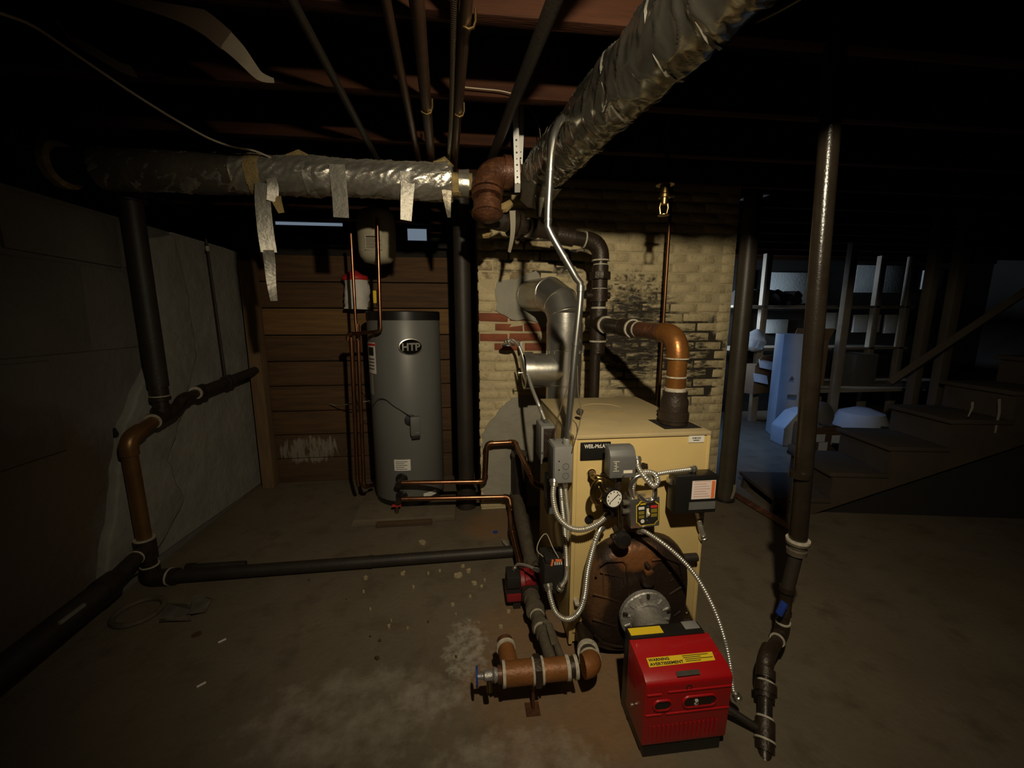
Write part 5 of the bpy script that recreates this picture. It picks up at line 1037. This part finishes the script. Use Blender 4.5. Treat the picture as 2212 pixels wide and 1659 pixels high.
band(t, tee + V((0, -0.062, -0.013)), (0, 1, 0.25), 0.040, 0.006, m_seal)
G().cyl(Bm + V((0, 0, 0.05)), Bm + V((0, 0, -0.06)), 0.043, 20).build('tee', m_fit, t); band(t, Bm + V((0, 0, 0.05)), (0, 0, 1), 0.044, 0.006, m_seal)
G().cyl(Bm + V((0, 0, -0.06)), El + V((0, 0, 0.04)), 0.034, 18).build('nipple', m_fit, t); band(t, El + V((0, 0, 0.055)), (0, 0, 1), 0.040, 0.006, m_seal)
B2 = V((X1 - 0.0, 1.92, 0.205))
t = thing('black_wall_pipe', 'black pipe with white sticker running forward along left wall', 'pipe', B2)
N0 = atx(235, 1262, X1 + 0.02); N1 = V((X1 + 0.03, 1.0, N0.z - 0.03))
G().cyl(Bm, N0, 0.034, 18).build('pipe', m_irond, t); band(t, Bm.lerp(N0, 0.3), N0 - Bm, 0.037, 0.006, m_seal)
dn = (N1 - N0).normalized(); G().tube([N0 - dn * 0.05, N0 - dn * 0.03, N0 + dn * 0.05], [0.036, 0.048, 0.05], 20).build('coupling', m_fit, t)
G().cyl(N0, N1, 0.046, 22).build('pipe', m_irond, t)
stp = atx(150, 1335, X1 + 0.05); q = N0 + dn * (stp - N0).dot(dn); 
G().box(V((q.x + 0.036, q.y - 0.05, q.z + 0.024)), V((q.x + 0.046, q.y + 0.05, q.z + 0.036)), None).build('white_sticker', m_box, t)
t = thing('black_branch_pipe', 'dark pipe climbing back along left wall to corner', 'pipe', tee)
C1 = V((X1, 2.36, 0.862)); C2 = V((X1, 2.40, 0.90)); C3 = V((X1, 2.56, 0.915)); C4 = V((X1, 3.20, 0.962))
run('', '', '', [tee + V((0, 0.06, 0.0)), C1, C2, C3], 0.026, m_fit, m_fit, 0.05, th=t)
G().cyl(C3, C4, 0.030, 18).build('pipe', m_irond, t); coupling(t, C3, (C4 - C3), 0.037, 0.07, m_fit); band(t, C3 + V((0, -0.04, 0)), C4 - C3, 0.038, 0.006, m_seal); coupling(t, C3.lerp(C4, 0.45), (C4 - C3), 0.036, 0.06, m_irond)
t = thing('thin_riser', 'very thin dark pipe rising to top of left wall', 'pipe', C3.lerp(C4, 0.42)); p = C3.lerp(C4, 0.42); G().cyl(p, V((X1 - 0.03, p.y + 0.02, 1.86)), 0.006, 8).build('pipe', m_irond, t); band(t, V((X1 - .03, p.y + .02, 1.80)), (0, 0, 1), 0.010, 0.03, m_seal, 'clip')
# floor pipe
t = thing('floor_pipe', 'long black pipe lying across floor toward boiler', 'pipe', El)
pf = [El, V((X1 + 0.06, 2.02, 0.045)), V((0.25, 2.055, 0.042))]
G().tube(fillet([El + V((0, 0, 0.05)), V((X1, 2.02, 0.045)), V((X1 + 0.12, 2.021, 0.045))], 0.05, 8)[0], 0.040, 20).build('elbow', m_fit, t); band(t, (X1 + 0.085, 2.021, 0.045), (1, 0, 0), 0.043, 0.008, m_seal)
G().cyl((X1 + 0.08, 2.02, 0.045), (-0.55, 2.04, 0.043), 0.031, 20).build('pipe', m_irond, t); G().cyl((-0.56, 2.04, 0.043), (0.25, 2.055, 0.042), 0.030, 20).build('pipe', m_irond, t); band(t, (-0.55, 2.04, 0.043), (1, 0, 0), 0.033, 0.02, m_irond, 'joint')
t = thing('short_offcut', 'short dark pipe offcut on floor behind black pipe', 'pipe', (-1.45, 2.13, 0)); G().cyl((-1.52, 2.13, 0.02), (-1.24, 2.13, 0.02), 0.018, 14).build('pipe', m_irond, t); G().cyl((-1.54, 2.13, 0.02), (-1.50, 2.13, 0.02), 0.023, 14).build('cap', m_fit, t)

# ================================================================== RIGHT FOREGROUND PIPE
YP = 1.22; XP = at(1697, 1300, YP).x; XT = at(1722, 1180, YP).x
t = thing('standpipe', 'tall dark standpipe with blue valve right of burner', 'pipe', (XP, YP, 0))
m_post = mat('dark_painted_pipe', (0.016, 0.012, 0.008), 0.24, 0.0, (0.024, 0.018, 0.012), 10, 0.35, 0.7, 0.10, 160)
zc_ = at(1722, 1180, YP).z
XQ = at(1790, 310, YP); G().tube([(XQ.x - 0.03, YP, 2.38), XQ, (XT, YP, zc_ + 0.03)], 0.029, 22).build('upper_pipe', m_post, t)
zz = at(1728, 1025, YP); band(t, (zz.x, YP, zz.z), (0, 0, 1), 0.0335, 0.02, m_post, 'collar')
G().lathe([(0.034, 0.03), (0.038, 0.028), (0.038, 0.012), (0.032, 0.008), (0.030, -0.006), (0.034, -0.010), (0.032, -0.03), (0.026, -0.034)], (XT, YP, zc_), (0, 0, 1), 24).build('reducing_coupling', m_dust, t)
band(t, (XT, YP, zc_ + 0.026), (0, 0, 1), 0.039, 0.008, m_seal)
zv = at(1698, 1300, YP).z
G().cyl((XT, YP, zc_ - 0.03), (XP, YP, zv + 0.05), 0.0225, 18).build('lower_pipe', m_irond, t)
band(t, (XP, YP, zv + 0.055), (0, 0, 1), 0.026, 0.02, m_fit, 'collar')
G().lathe([(0.018, 0.05), (0.021, 0.03), (0.021, -0.03), (0.024, -0.035), (0.024, -0.055), (0.018, -0.06)], (XP, YP, zv), (0, 0, 1), 8).build('valve_body', m_fit, t)
G().cyl((XP, YP, zv), (XP - 0.045, YP - 0.035, zv + 0.004), 0.008, 10).build('valve_stem', m_brass, t)
G().box((XP - 0.050, YP - 0.045, zv - 0.025), (XP - 0.038, YP - 0.020, zv + 0.028), Matrix.Rotation(R(20), 3, 'Y')).build('valve_handle', m_blue, t, bevel=0.004)
zj = 0.155; J0 = V((XP, YP, zj)); J1 = V((1.035, 1.12, zj - 0.005)); J2 = V((1.035, 1.12, 0.03))
run('', '', '', [V((XP, YP, zv - 0.05)), J0, J1], 0.0205, m_fit, m_fit, 0.032, th=t, seal=m_seal)
t = thing('oil_line_stand', 'low iron pipe stub standing on floor behind burner corner', 'pipe', (J1.x, J1.y, 0))
yb = 1.105
a = J1; G().tube(fillet([a + V((0.05, 0.04, 0)), a, V((a.x - 0.012, a.y - 0.02, 0.06))], 0.035, 8)[0], 0.027, 20).build('elbow', m_fit, t)
b = fl(1640, 1640, 0.0); pA = V((a.x - 0.005, a.y - 0.012, 0.13)); pB = V((b.x + 0.02, b.y, -0.02)); dd = (pB - pA).normalized()
G().cyl(pA, pB, 0.021, 18).build('pipe', m_iron, t)
for k, (s_, l, r_, nm, mm) in enumerate(((0.02, 0.03, 0.030, 'coupling', m_fit), (0.045, 0.006, 0.026, 'sealant_ring', m_seal), (0.065, 0.03, 0.034, 'union_nut', m_fit), (0.085, 0.02, 0.028, 'union_end', m_fit), (0.15, 0.006, 0.026, 'sealant_ring', m_seal), (0.18, 0.05, 0.029, 'coupling', m_fit), (0.21, 0.006, 0.031, 'sealant_ring', m_seal), (0.225, 0.03, 0.028, 'coupling', m_fit))): band(t, pA + dd * s_, dd, r_, l, mm, nm)
t = thing('oil_feed_line', 'thin oil line from burner side to the low stub', 'pipe', (bx1, 1.04, 0.1)); G().tube(smoothpath([V((bx1 - 0.01, 1.06, 0.09)), V((bx1 + 0.04, 1.04, 0.075)), pA + dd * 0.19], 0.02), 0.011, 10).build('pipe', m_irond, t); G().cyl(V((bx1 - 0.005, 1.058, 0.09)), V((bx1 + 0.025, 1.045, 0.082)), 0.016, 8).build('fitting', m_brass, t)

# ================================================================== RIGHT BACK: COLUMN, STAIRS, STORE
m_col = mat('grey_brown_column_paint', (0.060, 0.048, 0.033), 0.42, 0.0, (0.045, 0.036, 0.025), 9, 0.35, 0.7, 0.1, 120)
t = thing('lally_column', 'round steel column standing at chimney right corner', 'column', (1.915, 2.62, 0))
G().cyl((1.925, 2.62, 0), (1.925, 2.62, JB - 0.012), 0.057, 28).build('shaft', m_col, t); G().box((1.86, 2.55, JB - 0.012), (1.99, 2.69, JB)).build('cap_plate', m_post, t); G().cyl((1.915, 2.62, 0.0), (1.915, 2.62, 0.008), 0.075, 20).build('foot', m_post, t)
G().ribbon([V((1.935, 2.56, 0.03)), V((1.945, 2.555, 0.09)), V((1.95, 2.56, 0.14))], V((1, 0.3, 0)), 0.025, 0.003).build('peeling_paint', m_cement, t)
sa = R(10.6); su = V((math.cos(sa), -math.sin(sa), 0)); sw = V((math.sin(sa), math.cos(sa), 0)); S0 = V((2.35, 2.33, 0)); rise, runn, SWD = 0.193, 0.35, 0.46
t = thing('staircase', 'brown wooden staircase climbing to the right', 'stairs', S0 + sw * 0.4)
def sp(a, b, z): return S0 + su * a + sw * b + V((0, 0, z))
nst = 9
out = [sp(-0.24, 0, 0.0)]
for k in range(nst): a0 = -0.22 + runn * k; zt_ = 0.123 + rise * k - 0.03; out += [sp(a0, 0, zt_), sp(a0 + runn, 0, zt_)]
out += [sp(-0.22 + runn * nst, 0, 0.123 + rise * (nst - 1) - 0.42), sp(0.02, 0, 0.0)]
for b in (0.0, SWD - 0.04): G().prism([p + sw * b for p in out], sw * 0.04).build('stringer', m_stair, t, smooth=False)
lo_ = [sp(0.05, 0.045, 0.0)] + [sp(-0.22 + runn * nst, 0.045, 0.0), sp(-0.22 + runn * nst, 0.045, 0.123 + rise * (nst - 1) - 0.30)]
G().prism(lo_, sw * 0.015).build('understair_shade_panel', m_void, t, smooth=False)  # black sheet added to keep the space under the stairs dark
for k in range(nst):
    a0 = -0.22 + runn * k; zt_ = 0.123 + rise * k
    if k: G().prism([sp(a0 + 0.0, 0.042, zt_ - rise), sp(a0 + 0.02, 0.042, zt_ - rise), sp(a0 + 0.02, 0.042, zt_ - 0.03), sp(a0, 0.042, zt_ - 0.03)], sw * (SWD - 0.084)).build('riser', m_stair, t, smooth=False)
    G().prism([sp(a0 - 0.03, -0.015, zt_ - 0.029), sp(a0 + runn + 0.0, -0.015, zt_ - 0.029), sp(a0 + runn + 0.0, -0.015, zt_), sp(a0 - 0.03, -0.015, zt_)], sw * (SWD + 0.03)).build('tread', m_stair, t, bevel=0.006)
# white drips on the stringer
def onside(u, v, b):
    r = ray(u, v); k = ((S0 + sw * b) - EYE).dot(sw) / r.dot(sw); return EYE + r * k
for (u, v0, v1, wd) in ((2100, 868, 900, 0.018), (2158, 862, 935, 0.020)):
    a_ = onside(u, v0, -0.001); b_ = onside(u - 9, v1, -0.001); c_ = a_.lerp(b_, 0.4) + su * 0.008
    G().prism([a_ - su * wd * .3, a_ + su * wd * .5, c_ + su * wd * .5, b_ + su * wd * .25, b_ - su * wd * .2, c_ - su * wd * .3], sw * -0.002).build('paint_drip', m_cement, t, smooth=False)
# handrail
ra = onside(1920, 828, SWD + 0.06); rb = onside(2260, 600, SWD + 0.06); G().tube([ra, rb], 0.034, 4).build('handrail', m_stair, t, smooth=False)
for (u, v0, hw) in ((1995, 700, 0.030), (2060, 640, 0.038)):
    a = onside(u, v0, SWD + 0.14); G().box((a.x - hw, a.y - 0.03, 0.0), (a.x + hw, a.y + 0.03, JB)).build('newel_post', m_stair, t, bevel=0.004)
# floor kerb by the stair foot
tag(G().tube([V((2.01, 2.72, 0.02)), V((2.05, 2.10, 0.02))], 0.026, 4).build('kerb_strip', m_rust, smooth=False), 'rusty strip on floor from column to standpipe', 'kerb')
# shelving
t = thing('storage_shelf', 'grey wooden storage shelving by the far white wall', 'shelf', (4.2, 4.8, 0))
for (u, Y) in ((1655, 4.78), (1835, 4.0), (1900, 4.78), (1965, 4.78)):
    a = at(u, 600, Y); G().box((a.x - 0.045, Y - 0.03, 0), (a.x + 0.045, Y + 0.03, JB)).build('upright', m_shelf, t, bevel=0.004)
x0 = at(1590, 662, 4.7).x; x1 = 6.0
for z_, y0, y1 in ((1.50, 4.75, 5.25), (0.95, 4.75, 5.25)): G().box((x0, y0, z_), (x1, y1, z_ + 0.03)).build('shelf_board', m_shelf, t, bevel=0.003)
G().box((4.0, 4.0, 0.52), (6.2, 4.9, 0.56)).build('shelf_board', m_shelf, t, bevel=0.003)
# stuff on the shelves
def crate(name, label, cat, u, v0, v1, Y, wd, dp, m, rz=0, flap=True):
    a = at(u, v1, Y); b = at(u, v0, Y); hh = b.z - a.z; t = thing(name, label, cat, a); c_ = V((a.x, Y + dp / 2, a.z + hh / 2)); rot = Matrix.Rotation(R(rz), 3, 'Z')
    G().box(c_ - V((wd / 2, dp / 2, hh / 2)), c_ + V((wd / 2, dp / 2, hh / 2)), rot).build('carton', m, t, bevel=0.004)
    if flap: G().prism([rot @ (V((-wd / 2, -dp / 2, hh / 2))) + c_, rot @ (V((wd / 2, -dp / 2, hh / 2))) + c_, rot @ (V((wd / 2, -dp / 2 - 0.08, hh / 2 + 0.14))) + c_, rot @ (V((-wd / 2, -dp / 2 - 0.08, hh / 2 + 0.14))) + c_], V((0, 0.003, 0.001))).build('flap', m, t, smooth=False)
    return t
tar = G().tube(smoothpath([V((x0 + 0.15, 5.0, 1.62)), V((x0 + 0.6, 5.0, 1.63)), V((x0 + 1.1, 5.0, 1.62))], 0.05), 0.09, 18, wob=crumple(0.5, 6, 9)).build('dark_tarp', m_void, None, ang=60); tag(tar, 'dark rumpled tarp lying on upper shelf', 'tarp')
t = crate('tall_carton', 'tall white carton with dark print standing in storeroom', 'box', 1705, 722, 945, 4.0, 0.24, 0.26, m_cardw, rz=-22, flap=False)
a = at(1696, 855, 3.98); G().box((a.x - 0.04, a.y - 0.09, a.z - 0.01), (a.x + 0.05, a.y - 0.085, a.z + 0.03), Matrix.Rotation(R(-22), 3, 'Z')).build('dark_stripe', m_boxd, t)
a = at(1694, 815, 3.98); G().prism([a + V((-0.02, -0.09, -0.015)), a + V((0.03, -0.11, -0.015)), a + V((0.005, -0.1, 0.03))], V((0, 0.003, 0))).build('arrow_mark', m_boxd, t, smooth=False)
crate('carton', 'open cardboard carton behind the tall white carton', 'box', 1735, 735, 935, 4.30, 0.40, 0.35, m_card, rz=-15)
crate('carton', 'tilted cardboard carton near column in storeroom', 'box', 1640, 790, 850, 4.5, 0.35, 0.25, m_card, rz=18)
for lbl, (u, v, rz) in (('upper white sheet leaning on tilted carton', (1655, 788, 25)), ('lower white sheet leaning on tilted carton', (1643, 818, 25))):
    c_ = at(u, v, 4.38); tag(G().box(c_ - V((0.085, 0.004, 0.06)), c_ + V((0.085, 0.004, 0.06)), Matrix.Rotation(R(-35), 3, 'X') @ Matrix.Rotation(R(14), 3, 'Y')).build('white_sheet', m_cardw, bevel=0.002), lbl, 'sheet')
t = thing('plastic_tote', 'white rounded plastic tote against tall carton', 'tote', fl(1705, 955)); c_ = fl(1712, 962); G().prism([c_ + V((-0.14, -0.02, 0.0)), c_ + V((0.12, -0.06, -0.0)), c_ + V((0.16, -0.06, 0.36)), c_ + V((0.10, -0.05, 0.40)), c_ + V((-0.02, -0.04, 0.36)), c_ + V((-0.15, -0.03, 0.20))], V((0.03, 0.22, 0))).build('shell', m_cardw, t, bevel=0.02); G().tube([c_ + V((-0.15, -0.03, 0.20)), c_ + V((-0.02, -0.04, 0.37)), c_ + V((0.10, -0.05, 0.41))], 0.01, 8).build('rim', m_cardw, t)
t = thing('round_stool', 'grey round disc resting on dark patched box', 'disc', at(1781, 925, 3.3)); c_ = at(1781, 893, 3.35); G().lathe([(0.10, 0.01), (0.115, 0), (0.115, -0.02), (0.1, -0.03)], c_, V((0.1, -1, 0.35)), 28).build('disc', m_boxd, t); G().cyl(c_ + V((0, 0.02, -0.05)), c_ + V((0, 0.05, -0.13)), 0.01, 8).build('leg', m_boxd, t)
t = thing('patched_box', 'dark box with white squares beside the stairs', 'box', at(1786, 976, 3.3)); a = at(1755, 976, 3.3); b = at(1818, 922, 3.3); G().box((a.x, 3.3, a.z), (b.x, 3.55, b.z)).build('carton', m_board[2], t, bevel=0.004)
for (u0, v0, u1, v1) in ((1756, 938, 1783, 955), (1767, 955, 1788, 974), (1795, 940, 1815, 961)): p = at(u0, v1, 3.298); q = at(u1, v0, 3.298); G().box((p.x, 3.296, p.z), (q.x, 3.301, q.z)).build('white_square', m_cardw, t)
p0 = at(1786, 978, 3.3); tag(G().box((a.x - 0.03, 3.26, 0), (b.x + 0.05, 3.56, a.z - 0.001)).build('low_bench', m_board[2], bevel=0.005), 'low dark bench under the white-squared box', 'bench')
c_ = at(1872, 925, 3.7); t = thing('mesh_sack', 'pale blue-lit sack of insulation near stairs', 'sack', V((c_.x, 3.7, 0))); G().lathe([(0.10, 0.0), (0.22, 0.03), (0.25, 0.14), (0.20, 0.26), (0.07, 0.31)], V((c_.x, 3.78, c_.z - 0.10)), (0, 0, 1), 26).build('sack', m_cardw, t)
tag(G().box((c_.x - 0.35, 3.5, 0), (c_.x + 0.35, 4.1, c_.z - 0.101)).build('low_table', m_board[2], bevel=0.005), 'low dark table carrying the pale sack', 'table')
bagp = at(1630, 735, 4.6); tag(G().lathe([(0.03, -0.14), (0.11, -0.10), (0.13, 0.0), (0.08, 0.09), (0.02, 0.14)], bagp, (0.2, 0, 1), 18).build('plastic_bag', m_bag), 'crumpled clear plastic bag behind the column', 'bag')
t = crate('grey_bin', 'grey plastic bin on low shelf near stairs', 'bin', 1865, 765, 835, 4.25, 0.30, 0.3, m_boxd, flap=False)

# ================================================================== DEBRIS ON THE FLOOR
def chip(p, s_, m, lab, cat, grp, thk=0.006, n=7):
    poly = []
    for k in range(n): a = 2 * math.pi * k / n + random.uniform(-.25, .25); rr_ = s_ * random.uniform(0.6, 1.1); poly.append(V((p.x + rr_ * math.cos(a), p.y + rr_ * 0.9 * math.sin(a), 0.0)))
    g = G().prism(poly, V((0, 0, thk))); g.v = [q + V((0, 0, random.uniform(0, thk * .8))) if q.z > thk / 2 else q for q in g.v]
    return tag(g.build('debris_chip', m, smooth=False), lab, cat, grp)
m_chip = mat('pale_debris', (0.38, 0.31, 0.18), 0.9, 0, (0.30, 0.24, 0.14), 60)
chips = [(790, 1250, .022), (870, 1240, .02), (925, 1240, .012), (990, 1245, .03), (1012, 1235, .02), (1025, 1262, .022), (1040, 1268, .012), (1000, 1225, .016), (978, 1308, .012), (840, 1355, .012), (880, 1358, .008), (845, 1342, .008), (1082, 1356, .014), (893, 1270, .010), (785, 1280, .010), (950, 1235, .008), (1015, 1290, .012), (1047, 1255, .010), (985, 1330, .006), (800, 1318, .006), (1098, 1323, .016)]
for u, v, s_ in chips: chip(fl(u, v), s_ * 0.75, m_chip, 'pale flake of crumbled debris on the bare floor', 'debris', 'pale debris flakes on the floor', 0.008)
chip(fl(912, 1173), 0.03, m_chip, 'round pale leaf-like flake near water tank pad', 'debris', None, 0.006)
for u, v, s_ in ((668, 1254, .010), (820, 1385, .012), (800, 1376, .008), (925, 1345, .008), (748, 1296, .006), (985, 1420, .010), (425, 1372, .03), (815, 1424, .02)): chip(fl(u, v), s_ * 0.6, m_board[2], 'dark fleck of grit on the bare floor', 'debris', 'dark grit on the floor', 0.006)
for u, v, lab in ((480, 1385, 'short white splinter on floor, nearest the shard pile'), (435, 1480, 'curved white splinter on open floor left')):
    p = fl(u, v); tag(G().box((p.x - 0.014, p.y - 0.003, 0), (p.x + 0.014, p.y + 0.003, 0.005), Matrix.Rotation(R(40), 3, 'Z')).build('splinter', m_white, bevel=0.001), lab, 'splinter')
t = thing('shard_pile', 'broken dusty glass and plastic sheet near left wall', 'debris', fl(400, 1325))
m_shard = mat('dusty_shard', (0.16, 0.14, 0.11), 0.18, 0.2, (0.10, 0.085, 0.065), 14)
for px in ([(345, 1340), (360, 1315), (405, 1308), (415, 1330), (390, 1342)], [(400, 1330), (420, 1298), (445, 1292), (460, 1305), (445, 1325), (410, 1338)], [(345, 1348), (412, 1340), (414, 1344), (346, 1352)]):
    pl_ = [fl(u, v) for u, v in px]; n_ = len(pl_); G().prism([p + V((0, 0, 0.006 + 0.02 * (i % 2))) for i, p in enumerate(pl_)], V((0, 0, 0.004))).build('shard', m_shard, t, smooth=False)
t = thing('coil_ring', 'dusty coiled ring lying by the left wall', 'ring', fl(305, 1330)); c_ = fl(300, 1325); G().tube([c_ + V((0.09 * math.cos(R(a)), 0.09 * math.sin(R(a)), 0.010)) for a in range(0, 361, 15)], 0.012, 8).build('coil', m_dust, t)
t = thing('foil_scrap', 'crumpled shiny scrap on floor near lower copper pipe', 'scrap', fl(1092, 1172)); G().tube([fl(1086, 1165, 0.01), fl(1092, 1172, 0.015), fl(1097, 1182, 0.008)], [0.008, 0.014, 0.005], 8, wob=crumple(0.5, 60, 60)).build('scrap', m_foil, t)
p = fl(1070, 1150); tag(G().lathe([(0.015, 0), (0.017, 0.004), (0.010, 0.007)], p, (0, 0, 1), 14).build('bottle_cap', m_blue), 'small blue bottle cap near the copper pipe', 'cap')
# short dark wall specks: nail and hole in the left wall
t = thing('wall_spike', 'dark iron spike driven into left wall by pipe', 'spike', atx(249, 931, WX)); p = atx(249, 931, WX + 0.02); G().tube([p + V((-0.03, 0.03, 0.01)), p + V((0.02, -0.02, -0.012))], [0.006, 0.010], 6).build('spike', m_blackm, t)
# parts and labels bookkeeping
for o in list(scn.objects):
    if o.type == 'MESH' and o.parent is None and 'kind' in o.keys(): pass
